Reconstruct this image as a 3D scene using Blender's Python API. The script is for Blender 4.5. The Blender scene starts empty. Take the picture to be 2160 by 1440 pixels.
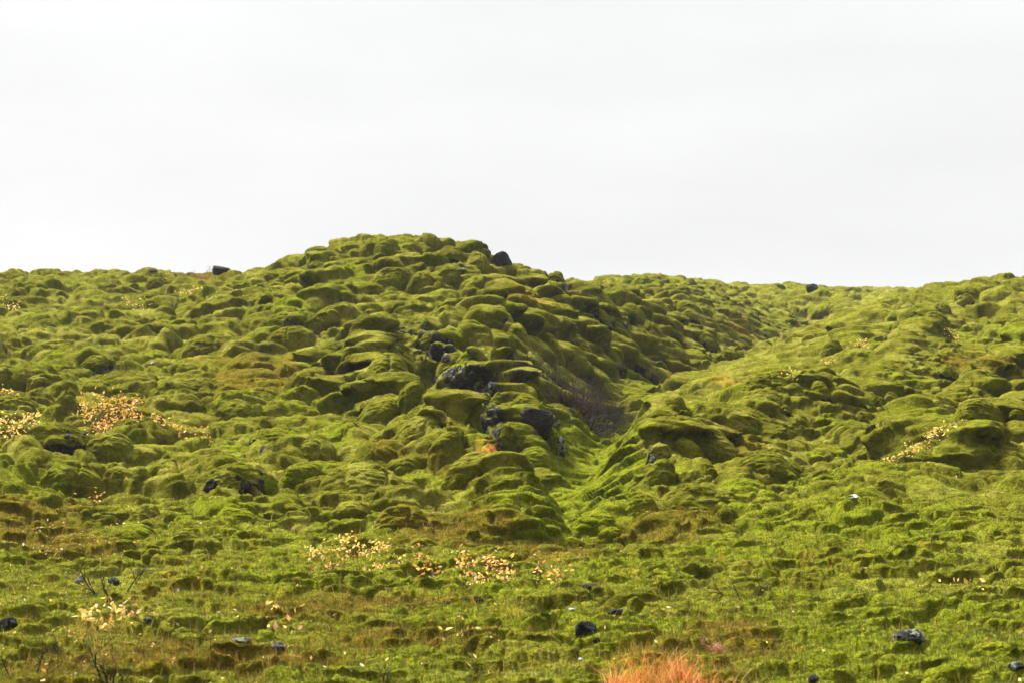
import bpy, math, random
import numpy as np
from mathutils import Vector, Matrix

# ------------------------------------------------------------------ camera, world, sun
F = 3000.0            # focal length in photo pixels (2160 wide)
CX, CY, EYE = 1080.0, 720.0, 1.7
scn = bpy.context.scene
cam_data = bpy.data.cameras.new('camera')
cam = bpy.data.objects.new('camera', cam_data)
scn.collection.objects.link(cam)
cam.location = (0, 0, EYE)
cam.rotation_euler = (math.radians(90), 0, 0)
cam_data.sensor_width = 36.0
cam_data.lens = 36.0 * F / 2160.0
cam_data.clip_start = 0.05
cam_data.clip_end = 6000
cam_data.dof.use_dof = True
cam_data.dof.focus_distance = 21.0
cam_data.dof.aperture_fstop = 5.6
scn.camera = cam

SUN_EL, SUN_AZ = math.radians(58), math.radians(-48)    # azimuth from +Y towards +X
world = bpy.data.worlds.new('World'); scn.world = world; world.use_nodes = True
wn = world.node_tree; wn.nodes.clear()
w_out = wn.nodes.new('ShaderNodeOutputWorld'); w_bg = wn.nodes.new('ShaderNodeBackground')
sky = wn.nodes.new('ShaderNodeTexSky'); sky.sky_type = 'NISHITA'; sky.sun_disc = False
sky.sun_elevation = SUN_EL; sky.sun_rotation = SUN_AZ
sky.air_density = 2.0; sky.dust_density = 6.0
# overcast deck: brighter overhead than at the horizon, soft streaks of cloud
tc = wn.nodes.new('ShaderNodeTexCoord'); sep = wn.nodes.new('ShaderNodeSeparateXYZ')
wn.links.new(tc.outputs['Generated'], sep.inputs[0])
ramp = wn.nodes.new('ShaderNodeValToRGB')
ramp.color_ramp.elements[0].position = 0.0; ramp.color_ramp.elements[0].color = (0.293, 0.295, 0.300, 1)
ramp.color_ramp.elements[1].position = 1.0; ramp.color_ramp.elements[1].color = (0.85, 0.85, 0.85, 1)
for p, v in ((0.06, 0.292), (0.16, 0.296), (0.28, 0.315), (0.50, 0.50)):
    e = ramp.color_ramp.elements.new(p); e.color = (v * 0.993, v * 0.997, v, 1)
wn.links.new(sep.outputs['Z'], ramp.inputs[0])
mp = wn.nodes.new('ShaderNodeMapping'); mp.inputs['Scale'].default_value = (1.2, 1.2, 5.0)
wn.links.new(tc.outputs['Generated'], mp.inputs[0])
nz = wn.nodes.new('ShaderNodeTexNoise'); nz.inputs['Scale'].default_value = 2.2; nz.inputs['Detail'].default_value = 4
wn.links.new(mp.outputs[0], nz.inputs['Vector'])
mr = wn.nodes.new('ShaderNodeMapRange'); mr.inputs[1].default_value = 0.3; mr.inputs[2].default_value = 0.7
mr.inputs[3].default_value = 4.8; mr.inputs[4].default_value = 5.4
wn.links.new(nz.outputs['Fac'], mr.inputs[0])
mul = wn.nodes.new('ShaderNodeVectorMath'); mul.operation = 'SCALE'
# the cloud is thinner towards the sun (beyond the hill) and heavier behind the viewer
thin = wn.nodes.new('ShaderNodeMapRange'); thin.interpolation_type = 'SMOOTHSTEP'
for i_, v_ in ((1, -0.15), (2, 0.55), (3, 0.07), (4, 1.0)): thin.inputs[i_].default_value = v_
vdot = wn.nodes.new('ShaderNodeVectorMath'); vdot.operation = 'DOT_PRODUCT'; vdot.inputs[1].default_value = (-0.12, 0.58, 0.80)
wn.links.new(tc.outputs['Generated'], vdot.inputs[0]); wn.links.new(vdot.outputs['Value'], thin.inputs[0])
thm = wn.nodes.new('ShaderNodeMath'); thm.operation = 'MULTIPLY'
wn.links.new(mr.outputs[0], thm.inputs[0]); wn.links.new(thin.outputs[0], thm.inputs[1])
wn.links.new(ramp.outputs[0], mul.inputs[0]); wn.links.new(thm.outputs[0], mul.inputs['Scale'])
hs = wn.nodes.new('ShaderNodeHueSaturation'); hs.inputs['Saturation'].default_value = 0.15
wn.links.new(sky.outputs[0], hs.inputs['Color'])
mixw = wn.nodes.new('ShaderNodeMixRGB'); mixw.inputs[0].default_value = 0.97
wn.links.new(hs.outputs[0], mixw.inputs[1]); wn.links.new(mul.outputs[0], mixw.inputs[2])
wn.links.new(mixw.outputs[0], w_bg.inputs[0]); w_bg.inputs[1].default_value = 0.058
wn.links.new(w_bg.outputs[0], w_out.inputs[0])

sun_d = bpy.data.lights.new('sun', 'SUN'); sun_d.energy = 1.5; sun_d.angle = math.radians(16)
sun_d.color = (1.0, 0.99, 0.97)
sun = bpy.data.objects.new('sun', sun_d); scn.collection.objects.link(sun)
sd = Vector((math.sin(SUN_AZ) * math.cos(SUN_EL), math.cos(SUN_AZ) * math.cos(SUN_EL), math.sin(SUN_EL)))
sun.rotation_euler = sd.to_track_quat('Z', 'Y').to_euler()

vs = scn.view_settings
vs.view_transform = 'Standard'; vs.look = 'None'; vs.exposure = 3.3; vs.gamma = 1.0; vs.use_curve_mapping = False
scn.cycles.max_bounces = 6; scn.cycles.diffuse_bounces = 1; scn.cycles.use_denoising = True
scn.cycles.sample_clamp_indirect = 6.0

COL = scn.collection
rng = np.random.default_rng(7)
random.seed(11)

def tag(o, label=None, cat=None, group=None, kind=None):
    if label: o['label'] = label
    if cat: o['category'] = cat
    if group: o['group'] = group
    if kind: o['kind'] = kind
    return o

# ------------------------------------------------------------------ noise in numpy
f32 = np.float32
_P = np.random.default_rng(3).permutation(4096).astype(np.int32)
def h2(i, j, s):
    return _P[(_P[(i + s * 131) & 4095] + j * 7) & 4095].astype(f32) * f32(1 / 4096)
def h3(i, j, k, s):
    return _P[(_P[(_P[(i + s * 131) & 4095] + j) & 4095] + k * 3) & 4095].astype(f32) * f32(1 / 4096)
def vnoise(u, v, s=0):
    """smooth value noise, -1..1"""
    iu = np.floor(u); iv = np.floor(v); a = (u - iu).astype(f32); b = (v - iv).astype(f32)
    iu = iu.astype(np.int32); iv = iv.astype(np.int32)
    a = a * a * a * (a * (a * 6 - 15) + 10); b = b * b * b * (b * (b * 6 - 15) + 10)
    x0 = h2(iu, iv, s) * (1 - a) + h2(iu + 1, iv, s) * a
    x1 = h2(iu, iv + 1, s) * (1 - a) + h2(iu + 1, iv + 1, s) * a
    return (x0 * (1 - b) + x1 * b) * 2 - 1
def fbm(u, v, n, s=0, gain=0.5):
    t = 0; amp = 1.0; tot = 0
    for k in range(n):
        t = t + amp * vnoise(u * 2 ** k + 17.3 * k, v * 2 ** k - 9.1 * k, s + k); tot += amp; amp *= gain
    return t / tot
def vnoise3(p, s=0):
    i = np.floor(p); f = (p - i).astype(f32); i = i.astype(np.int32); f = f * f * (3 - 2 * f)
    r = 0
    for dx in (0, 1):
        for dy in (0, 1):
            for dz in (0, 1):
                w = (f[:, 0] if dx else 1 - f[:, 0]) * (f[:, 1] if dy else 1 - f[:, 1]) * (f[:, 2] if dz else 1 - f[:, 2])
                r = r + w * h3(i[:, 0] + dx, i[:, 1] + dy, i[:, 2] + dz, s)
    return r * 2 - 1
def fbm3(p, n, s=0):
    t = 0; amp = 1.0; tot = 0
    for k in range(n):
        t = t + amp * vnoise3(p * 2 ** k + 5.1 * k, s + k); tot += amp; amp *= 0.5
    return t / tot
def cushions(u, v, size, s, rmin, rmax, keep=1.0, power=0.5, tongue=0.0):
    """rounded cushions packed side by side: height of the tallest dome at each point, 0..1"""
    u = u / size; v = v / size
    iu = np.floor(u).astype(np.int32); iv = np.floor(v).astype(np.int32)
    H = np.zeros(u.shape, f32); ID = np.zeros(u.shape, f32)
    for di in (-1, 0, 1):
        for dj in (-1, 0, 1):
            ci = iu + di; cj = iv + dj
            a = h2(ci, cj, s); b = h2(ci, cj, s + 1); c = h2(ci, cj, s + 2); e = h2(ci, cj, s + 3)
            dx = u - (ci + a * 0.8 + 0.1); dy = v - (cj + b * 0.8 + 0.1)
            th = (e - 0.5) * (1.6 - 0.9 * tongue)
            cs = np.cos(th); sn = np.sin(th)
            x = dx * cs + dy * sn; y = (-dx * sn + dy * cs) * (1.0 + 0.7 * b)
            rad = rmin + (rmax - rmin) * c
            q = 1 - (x * x + y * y) / (rad * rad)
            hgt = (0.55 + 0.45 * c) * (e < keep)
            d = np.where(q > 0, hgt * np.power(np.maximum(q, 0), power), 0).astype(f32)
            if tongue: d = d * (1 - tongue * np.clip(0.30 + 0.85 * dy / rad, 0, 1)) * (1 + 0.25 * tongue)
            m = d > H
            H = np.where(m, d, H); ID = np.where(m, a, ID)
    return H, ID

# ------------------------------------------------------------------ the lay of the land
# height profiles along bearings (photo column -> (distance m, sight line row)) measured from the picture
PLAIN = [(5, 1740), (6, 1570), (7, 1449), (8, 1357), (9, 1287), (10, 1230), (11, 1184)]
PROF = {
 -900: [(12,1120),(14,1010),(17,890),(20,790),(24,700),(28,620),(32,580),(36,570),(45,600),(60,640)],
 -400: [(12,1120),(14,1015),(17,900),(20,800),(24,715),(28,640),(32,592),(36,575),(45,600),(60,640)],
 0:    [(12,1130),(14,1030),(17,920),(20,830),(24,735),(28,650),(32,598),(36,580),(45,605),(60,640)],
 300:  [(12,1140),(14,1040),(17,930),(20,830),(24,735),(28,655),(32,602),(36,580),(45,605),(60,640)],
 560:  [(12,1147),(13.5,1080),(15,1010),(17,930),(20,832),(23,742),(26,665),(30,602),(34,578),(45,608),(60,640)],
 630:  [(12,1148),(13.5,1076),(15,1005),(17,925),(20,826),(23,735),(26,648),(30,580),(32.5,550),(36,575),(45,609),(60,640)],
 780:  [(12,1150),(13,1112),(14.5,1045),(16,978),(18,905),(20.5,808),(22,755),(24,690),(27,598),(30,520),(31.5,502),(36,555),(45,612),(60,640)],
 700:  [(12,1148),(13.5,1072),(15,1000),(17,920),(20,820),(23,725),(26,625),(29,545),(31,522),(36,570),(45,610),(60,640)],
 850:  [(12,1150),(13,1112),(14.5,1042),(16,980),(18,900),(20.5,810),(22,760),(24,690),(27,595),(30,512),(31.5,496),(36,550),(45,615),(60,640)],
 960:  [(12,1151),(13,1120),(14.5,1060),(16,985),(17.3,925),(18.3,930),(19.8,885),(20.8,800),(22,730),(24,675),(27,595),(30,532),(31.5,517),(36,570),(45,615)],
 1060: [(12,1152),(13.5,1102),(15,1042),(16.2,1005),(17.2,1015),(18.5,955),(19.2,880),(20.5,775),(22,725),(24,675),(27,612),(29.5,568),(31,560),(35,592),(45,620)],
 1150: [(12,1152),(13.5,1108),(15,1052),(16.5,1010),(18,965),(18.7,915),(19.3,860),(21,845),(23,800),(25,735),(27,675),(29,628),(30.5,600),(34,605),(45,618)],
 1220: [(12,1153),(13,1127),(14.5,1065),(16,1005),(17.5,955),(19,908),(21,866),(23,830),(25,770),(27,715),(29,662),(31,620),(32.5,600),(36,612),(45,620)],
 1300: [(12,1151),(13,1117),(14,1065),(16,990),(18,932),(20,886),(23,832),(25.5,785),(28,730),(30,680),(32,632),(34,615),(37,625),(42,608),(47,594),(55,612)],
 1400: [(12,1150),(13,1105),(14.5,1042),(16,965),(17.3,905),(18.2,882),(20,890),(23,832),(26,790),(29,738),(31,692),(33,660),(36,652),(40,628),(46,597),(50,588),(60,607)],
 1480: [(12,1150),(13,1110),(14.5,1042),(16,985),(18,920),(20,875),(21,860),(24,804),(28,757),(31,722),(33,690),(35,660),(38,657),(43,632),(50,602),(56,592),(66,604)],
 1570: [(12,1148),(13,1100),(14.5,1036),(16,985),(18,922),(19.5,866),(20.5,845),(24,812),(28,770),(33,735),(40,695),(50,645),(60,608),(66,602),(80,615)],
 1700: [(12,1142),(13,1092),(14.5,1036),(16,990),(18,930),(20,885),(23,830),(27,772),(32,730),(38,700),(45,668),(55,630),(64,604),(72,604),(90,612)],
 1850: [(12,1137),(13,1085),(15,1012),(17,950),(19,890),(22,830),(25,772),(28,722),(32,678),(36,655),(42,655),(50,647),(65,627),(90,614),(120,612)],
 1940: [(12,1132),(14,1042),(16,980),(18,920),(21,850),(25,772),(28,718),(32,664),(36,626),(39,614),(45,622),(60,620),(90,615)],
 2050: [(12,1122),(14,1032),(16,967),(18,907),(21,832),(25,750),(28,695),(32,636),(36,600),(39,595),(45,605),(60,620)],
 2160: [(12,1115),(14,1020),(17,932),(20,852),(24,764),(28,684),(32,622),(35,592),(38,588),(45,602),(60,620)],
 2600: [(12,1105),(14,1010),(17,910),(20,820),(24,725),(28,640),(32,580),(36,560),(45,585),(60,620)],
 3300: [(12,1105),(14,1010),(17,910),(20,820),(24,725),(28,640),(32,580),(36,560),(45,585),(60,620)],
}
pts = []
for px, pr in PROF.items():
    for D, py in PLAIN: pts.append((px, D, py))
    for D, py in pr: pts.append((px, D, py))
    for D in (150, 260, 450): pts.append((px, D, CY - F * 4.0 / D))
pts = np.array(pts)
def dom(px, D): return np.stack([px / 900.0, np.log(D) * 1.6], -1)
A = dom(pts[:, 0], pts[:, 1]); val = (CY - pts[:, 2]) / F
def tps(r2): return 0.5 * r2 * np.log(np.maximum(r2, 1e-12))
n = len(A)
K = tps(((A[:, None, :] - A[None]) ** 2).sum(-1)) + np.eye(n) * 2e-4
Pm = np.concatenate([np.ones((n, 1)), A], 1)
M = np.block([[K, Pm], [Pm.T, np.zeros((3, 3))]])
sol = np.linalg.solve(M, np.concatenate([val, np.zeros(3)]))
def elev_raw(px, D):
    B = dom(px, D); out = np.empty(len(B))
    for k in range(0, len(B), 20000):
        b = B[k:k + 20000]
        out[k:k + 20000] = tps(((b[:, None, :] - A[None]) ** 2).sum(-1)) @ sol[:n] + sol[n] + b @ sol[n + 1:]
    return out
GPX = np.linspace(-1000, 3400, 300); GLD = np.linspace(math.log(4.4), math.log(460), 420)
gx, gl = np.meshgrid(GPX, GLD)
ELEV = elev_raw(gx.ravel(), np.exp(gl.ravel())).reshape(gx.shape)
def catmull(t):
    return np.stack([(-t**3 + 2*t**2 - t), (3*t**3 - 5*t**2 + 2), (-3*t**3 + 4*t**2 + t), (t**3 - t**2)], 0) * 0.5
def elev_grid(px, D):
    """separable cubic upsampling of the coarse elevation table on the mesh rows x columns"""
    def wts(v, g):
        x = np.clip((v - g[0]) / (g[1] - g[0]), 1.0, len(g) - 2.001); i = np.floor(x).astype(int); return i, catmull(x - i)
    ix, wx = wts(np.clip(px, -980, 3380), GPX); iy, wy = wts(np.log(D), GLD)
    R = sum(ELEV[iy + k - 1] * wy[k][:, None] for k in range(4))
    return sum(R[:, ix + k - 1] * wx[k][None] for k in range(4))

# fan of columns (bearing) and rows (distance): close together where the ground is seen close
cols = list(np.arange(-160, 2320, 1.9))
st = 2.6
a = cols[-1]
while a < 7500: a += st; st *= 1.02; cols.append(a)
b = cols[0]; st = 2.6
while b > -5400: b -= st; st *= 1.02; cols.insert(0, b)
cols = np.array(cols)
rows = [5.0]
while rows[-1] < 150: rows.append(rows[-1] * (1 + (1 / 620.0 if rows[-1] < 48 else 1 / 420.0)))
while rows[-1] < 440: rows.append(rows[-1] * 1.02)
rows = np.array(rows)
NC, NR = len(cols), len(rows)
print('terrain grid', NC, NR, NC * NR)
E = elev_grid(cols, rows)
X = (rows[:, None] * (cols[None] - CX) / F)
Y = np.repeat(rows[:, None], NC, 1)
Z = EYE + rows[:, None] * E
def ridge(path, amount, width, sharp=1.0):
    """raise (or carve) the land along a line of (bearing column, distance) points"""
    global Z
    P = np.array([((px - CX) / F * d, d) for px, d in path])
    best = np.full(X.shape, 1e9); m = (Y > P[:, 1].min() - 3) & (Y < P[:, 1].max() + 3)
    xs, ys = X[m], Y[m]; bb = np.full(xs.shape, 1e9)
    for a_, b_ in zip(P[:-1], P[1:]):
        d_ = b_ - a_; t = np.clip(((xs - a_[0]) * d_[0] + (ys - a_[1]) * d_[1]) / (d_ @ d_), 0, 1)
        bb = np.minimum(bb, (xs - a_[0] - t * d_[0]) ** 2 + (ys - a_[1] - t * d_[1]) ** 2)
    Z[m] += amount * np.exp(-(bb / width ** 2) ** sharp)
    best[m] = bb; return best
gully_d = ridge([(1200,12.6),(1215,14.5),(1228,16.5),(1248,19),(1278,21.5),(1320,24)], -0.55, 0.55)
ridge([(780,22),(850,19.8),(940,17.4),(1030,16),(1105,14.6),(1160,13.4)], 0.55, 0.6)
ridge([(885,21.5),(960,19.3),(1025,18.2),(1085,17.3),(1140,16.0)], -0.55, 0.45)
ridge([(1830,16.8),(1875,18.5),(1985,21),(2060,24)], -0.40, 0.40)
ridge([(1640,24.5),(1740,27),(1800,30),(1850,35)], 0.25, 0.9)
ridge([(1320,24),(1390,27.5),(1450,31),(1540,36),(1620,42),(1720,52)], -0.60, 1.0)
ridge([(1330,17),(1380,17.4),(1480,18.2),(1600,19.6),(1700,20)], 0.32, 0.6)
ridge([(1880,17.5),(1960,19.5),(2060,22),(2200,25)], 0.50, 0.6)
ridge([(1700,19.5),(1800,22),(1900,26),(1960,30)], 0.50, 0.6)
ridge([(1745,21),(1835,24),(1905,29)], -0.35, 0.4)
ridge([(2020,16.5),(2180,19.0),(2400,20)], 0.40, 0.5)
ridge([(1300,14.0),(1400,15.0),(1520,15.2),(1620,15.6)], 0.22, 0.45)
ridge([(1230,24.5),(1330,28),(1420,31)], -0.3, 0.6)
ridge([(560,14.2),(640,13.6),(700,13.2)], -0.2, 0.4)
PXg = np.repeat(cols[None], NR, 0).astype(f32)
PYg = (CY - F * (Z - EYE) / Y).astype(f32)
def spot(cx, cy, rx, ry, ang=0.0):
    c, s_ = math.cos(math.radians(ang)), math.sin(math.radians(ang))
    dx = PXg - cx; dy = PYg - cy
    a = (dx * c + dy * s_) / rx; b = (-dx * s_ + dy * c) / ry
    return np.exp(-(a * a + b * b)).astype(f32)
def spots(L):
    m = np.zeros(PXg.shape, f32)
    for q in L: m = np.maximum(m, spot(*q))
    return m
def sstep(x, a, b):
    t = np.clip((x - a) / (b - a), 0, 1); return t * t * (3 - 2 * t)

# base slope direction and normals
dXc = np.gradient(X, axis=1); dZc = np.gradient(Z, axis=1)
dYr = np.gradient(Y, axis=0); dXr = np.gradient(X, axis=0); dZr = np.gradient(Z, axis=0)
gxs = dZc / dXc                                  # dz/dx (columns run along x at constant y)
gys = (dZr - gxs * dXr) / dYr                    # dz/dy
slope = np.sqrt(gxs ** 2 + gys ** 2)
inv = 1 / np.sqrt(1 + slope ** 2)
NX, NY, NZ = (-gxs * inv), (-gys * inv), inv     # base normal
DXn = -gxs / np.maximum(slope, 1e-3); DYn = -gys / np.maximum(slope, 1e-3)   # downhill
steep = np.clip(slope * 1.6, 0, 1)

# plan coordinates that run along the surface
U = (X - 0.0).astype(f32); V = (Y + 1.1 * (Z - 0)).astype(f32)
wu = fbm(U * 0.45, V * 0.45, 3, 40); wv = fbm(U * 0.45 + 30, V * 0.45, 3, 45)
wu2 = fbm(U * 2.3, V * 2.3, 2, 50); wv2 = fbm(U * 2.3 + 30, V * 2.3, 2, 55)
Uw = U + 0.55 * wu + 0.07 * wu2; Vw = V + 0.55 * wv + 0.07 * wv2
# ---- masks of ground cover character
onhill = sstep(Y, 10.6, 15.5)
cushy = spots([(1300,640,230,110,30),(1080,640,180,80,35),(860,560,130,60,20),(1450,720,110,60,0),(780,770,110,90,30),
               (960,800,120,110,50),(620,760,140,70,0),(160,980,150,60,10),(900,1040,200,60,10),(350,760,160,90,0)])
calm = spots([(540,780,110,40),(1880,760,200,60,0),(1600,790,120,40),(1750,900,150,40,-20),(100,700,120,40)])
rocky = spots([(930,730,70,35,40),(1010,800,75,60,50),(1050,880,48,60,0),(1150,892,38,36,0),(1385,945,42,30,0),(575,945,40,16,0),(1500,735,30,22,0),(880,720,60,25,30),
               (1080,770,22,45,0),(965,560,25,20,30),(1060,545,22,14,0),(1190,600,14,20,0),(1290,690,40,14,0),(200,768,22,14,0),(640,690,50,10,0),(1370,765,30,10,0),(1310,780,26,10,0)])
heath = spots([(540,785,120,42,0),(880,945,110,22,10),(930,1105,110,35,0),(1400,1115,130,30,-8),(70,1110,120,45,0),(160,1150,120,30,0),(1240,850,70,28,0),
               (430,585,60,10,0),(1150,1160,120,30,0),(880,1350,200,22,0),(650,1290,160,25,0),(430,1400,300,30,0),(1560,1330,110,25,10),(800,1270,200,18,0),
               (240,860,70,25,0),(2060,755,100,12,0),(1560,930,60,22,20),(560,1395,200,22,0),(1000,1100,100,30,0)])
limes = spots([(1290,965,90,40,0),(620,905,60,18,0),(430,930,70,18,0),(510,1070,120,40,0),(1300,900,90,16,0),(700,900,60,20,0),(1240,1010,60,60,0),(60,1000,80,40,0),
               (1800,1100,300,80,0),(1900,1350,280,80,0),(1350,820,40,12,0),(1960,870,60,14,0),(1560,1020,80,12,0),(1300,1060,70,40,0),(640,650,80,20,0)])
straw = spots([(1035,935,38,10,40),(1540,805,50,10,0),(1560,690,60,8,40),(400,745,40,8,10),(1100,620,60,20,30),(1380,1390,120,40,0)])

roll = fbm(U * 0.8, V * 0.8, 3, 70)
# ---- cushions of moss over lava: large, middle, small, tiny
backface = sstep(PXg, 820, 1000) * (1 - sstep(PXg, 1440, 1560)) * sstep(Y, 19.5, 21.5)
floor_ = np.exp(-gully_d / 0.30)
low_ = spots([(1440,915,120,55,0),(2070,920,120,60,0)])
amp1 = (1 - 0.7 * floor_) * (1 - 0.75 * low_) * onhill * (0.24 - 0.03 * cushy - 0.06 * backface) * (1 - 0.7 * calm) * (0.55 + 0.6 * sstep(roll, -0.4, 0.4))
amp2 = (1 - 0.6 * floor_) * onhill * (0.15 + 0.11 * cushy + 0.13 * backface + 0.03 * sstep(PXg, 1550, 1750) * (1 - sstep(Y, 36, 42))) * (1 - 0.5 * calm) + (1 - onhill) * 0.015
def layered(size1, size2):
    """cushions of two sizes; stretched down the fall line on the flanks of the central hill and of the right slope"""
    wc = (sstep(PXg, 760, 980) * (1 - sstep(PXg, 1420, 1560)) * onhill * sstep(Y, 17, 19)).astype(f32)
    wr = (sstep(PXg, 1500, 1700) * onhill).astype(f32)
    wl = np.clip(1 - wc - wr, 0, 1)
    h1 = np.zeros(U.shape, f32); h2 = np.zeros(U.shape, f32)
    for w_, dx_, dy_, st_, sd_, tg_ in ((wl, 0.62, -0.78, 1.6, 100, 0.70), (wc, 0.78, -0.62, 1.35, 140, 0.40), (wr, -0.70, -0.71, 2.2, 160, 0.65)):
        m = w_ > 0.01
        u, v = Uw[m], Vw[m]
        b_ = (-(u * dx_ + v * dy_) / st_).astype(f32); a_ = (u * dy_ * -1 + v * dx_).astype(f32)
        q1, _ = cushions(a_, b_, size1, sd_, 0.42, 0.82, 0.92, 0.68, tg_)
        q2, _ = cushions(a_ + 0.10 * q1, b_ + 0.15 * q1, size2, sd_ + 9, 0.40, 0.84, 0.90, 0.62, tg_ * 0.9)
        h1[m] += q1 * w_[m]; h2[m] += q2 * w_[m]
    return h1, h2
H1, H2 = layered(1.15, 0.52)
fine_u = U + 0.17 * wu2; fine_v = V * 1.15 + 0.17 * wv2
H3, ID3 = cushions(fine_u, fine_v, 0.24, 120, 0.36, 0.80, 0.80, 0.5, 0.7)
wu3 = vnoise(U * 9, V * 9, 60); wv3 = vnoise(U * 9 + 9, V * 9, 61)
H4, ID4 = cushions(fine_u + 0.05 * wu3, fine_v + 0.05 * wv3, 0.10, 130, 0.36, 0.80, 0.80, 0.55, 0.6)
patch = fbm(U * 1.7, V * 1.7, 3, 75)
hn_ = fbm(U * 1.1, V * 1.1, 2, 78)
fz = vnoise(U * 26, V * 26, 81) * 0.6 + vnoise(U * 53, V * 53, 82) * 0.4
amp3 = (0.080 - 0.030 * onhill) * (0.25 + 0.75 * sstep(patch, -0.35, 0.35)) * (1 - 0.6 * cushy * onhill) * (1 - 0.5 * backface) * (0.72 + 0.28 * onhill)
amp4 = 0.028 * (0.45 + 0.55 * (1 - onhill)) * (0.6 + 0.4 * sstep(-patch, -0.3, 0.4))
tuftn = 0.5 - np.abs(fbm(U * 6.5, V * 6.5, 3, 97, 0.65)) * 2.2
pit = fbm(U * 3.1, V * 3.6, 3, 95)
gap = (1 - H2) ** 5
gap3 = (1 - H3) ** 6
bump = (- 0.06 * onhill * gap * (1 - 0.6 * H1) * (1 - 0.8 * calm) * (1 - 0.7 * floor_) - 0.045 * gap3 * (0.5 + 0.5 * sstep(-hn_, -0.3, 0.3)) + amp1 * (H1 - 0.45) + amp2 * (H2 - 0.4) * (0.55 + 0.6 * H1) + amp3 * H3 + amp4 * H4 + 0.006 * fz - 0.09 * sstep(pit, 0.30, 0.62) * (0.4 + 0.6 * (1 - onhill)) * (1 - H3)
        + 0.05 * roll * (1 - 0.4 * onhill) + rocky * 0.16 * (fbm(U * 4.2, V * 4.2, 4, 90, 0.65)) + (0.024 - 0.008 * onhill) * tuftn * (0.5 + 0.5 * sstep(patch, -0.4, 0.3)))
flop = onhill * steep * (1 - 0.45 * backface) * (1 - 0.75 * sstep(slope, 0.45, 1.1)) * (amp1 * 1.3 * H1 * H1 + amp2 * 1.8 * H2 * H2) + 0.9 * amp3 * H3 * H3 + 0.6 * amp4 * H4 * H4
flx = np.where(onhill > 0.5, DXn, 0.0); fly = np.where(onhill > 0.5, DYn, -1.0)
X2 = X + NX * bump + flx * flop
Y2 = Y + NY * bump + fly * flop
Z2 = Z + NZ * bump - 0.25 * onhill * steep * flop
del wu, wv, Uw, Vw, fine_u, fine_v

W = np.stack([X2, Y2, Z2], -1).astype(f32)
PYf = CY - F * (Z2 - EYE) / Y2
PXf = CX + F * X2 / Y2
def hit(px, py):
    """first surface point met by the sight line through photo pixel (px, py), walking away from the viewer"""
    c = int(np.argmin(np.abs(cols - px)))
    col = PYf[:, c]
    k = np.nonzero(col <= py)[0]
    k = int(k[0]) if len(k) else int(np.argmin(col))
    return W[k, c].astype(float), k, c

# ------------------------------------------------------------------ materials
def newmat(name):
    m = bpy.data.materials.new(name); m.use_nodes = True
    nt = m.node_tree; nt.nodes.clear()
    out = nt.nodes.new('ShaderNodeOutputMaterial'); bs = nt.nodes.new('ShaderNodeBsdfPrincipled')
    nt.links.new(bs.outputs[0], out.inputs[0])
    bs.inputs['Roughness'].default_value = 0.9
    bs.inputs['Specular IOR Level'].default_value = 0.15
    return m, nt, bs
def N(nt, t, **kw):
    nd = nt.nodes.new('ShaderNode' + t)
    for k, v in kw.items(): setattr(nd, k, v)
    return nd
def noise(nt, vec, scale, detail=3, rough=0.55):
    nd = N(nt, 'TexNoise'); nd.inputs['Scale'].default_value = scale; nd.inputs['Detail'].default_value = detail
    nd.inputs['Roughness'].default_value = rough; nt.links.new(vec, nd.inputs['Vector']); return nd.outputs['Fac']
def maprange(nt, src, a, b, c=0.0, d=1.0):
    nd = N(nt, 'MapRange'); nd.inputs[1].default_value = a; nd.inputs[2].default_value = b
    nd.inputs[3].default_value = c; nd.inputs[4].default_value = d; nt.links.new(src, nd.inputs[0]); return nd.outputs[0]
def mix(nt, fac, a, b, mode='MIX'):
    nd = N(nt, 'MixRGB'); nd.blend_type = mode
    for i, s in ((0, fac), (1, a), (2, b)):
        if isinstance(s, (int, float)): nd.inputs[i].default_value = s
        elif isinstance(s, tuple): nd.inputs[i].default_value = (*s, 1)
        else: nt.links.new(s, nd.inputs[i])
    return nd.outputs[0]
def math_(nt, op, a, b=None):
    nd = N(nt, 'Math', operation=op)
    for i, s in ((0, a), (1, b)):
        if s is None: continue
        if isinstance(s, (int, float)): nd.inputs[i].default_value = s
        else: nt.links.new(s, nd.inputs[i])
    return nd.outputs[0]
def rock_color(nt, pos):
    base = mix(nt, maprange(nt, noise(nt, pos, 14, 4), 0.35, 0.65), (0.012, 0.011, 0.010), (0.060, 0.055, 0.050))
    lich = maprange(nt, noise(nt, pos, 9, 5, 0.7), 0.60, 0.66)
    return mix(nt, lich, base, (0.30, 0.31, 0.29))

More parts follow.
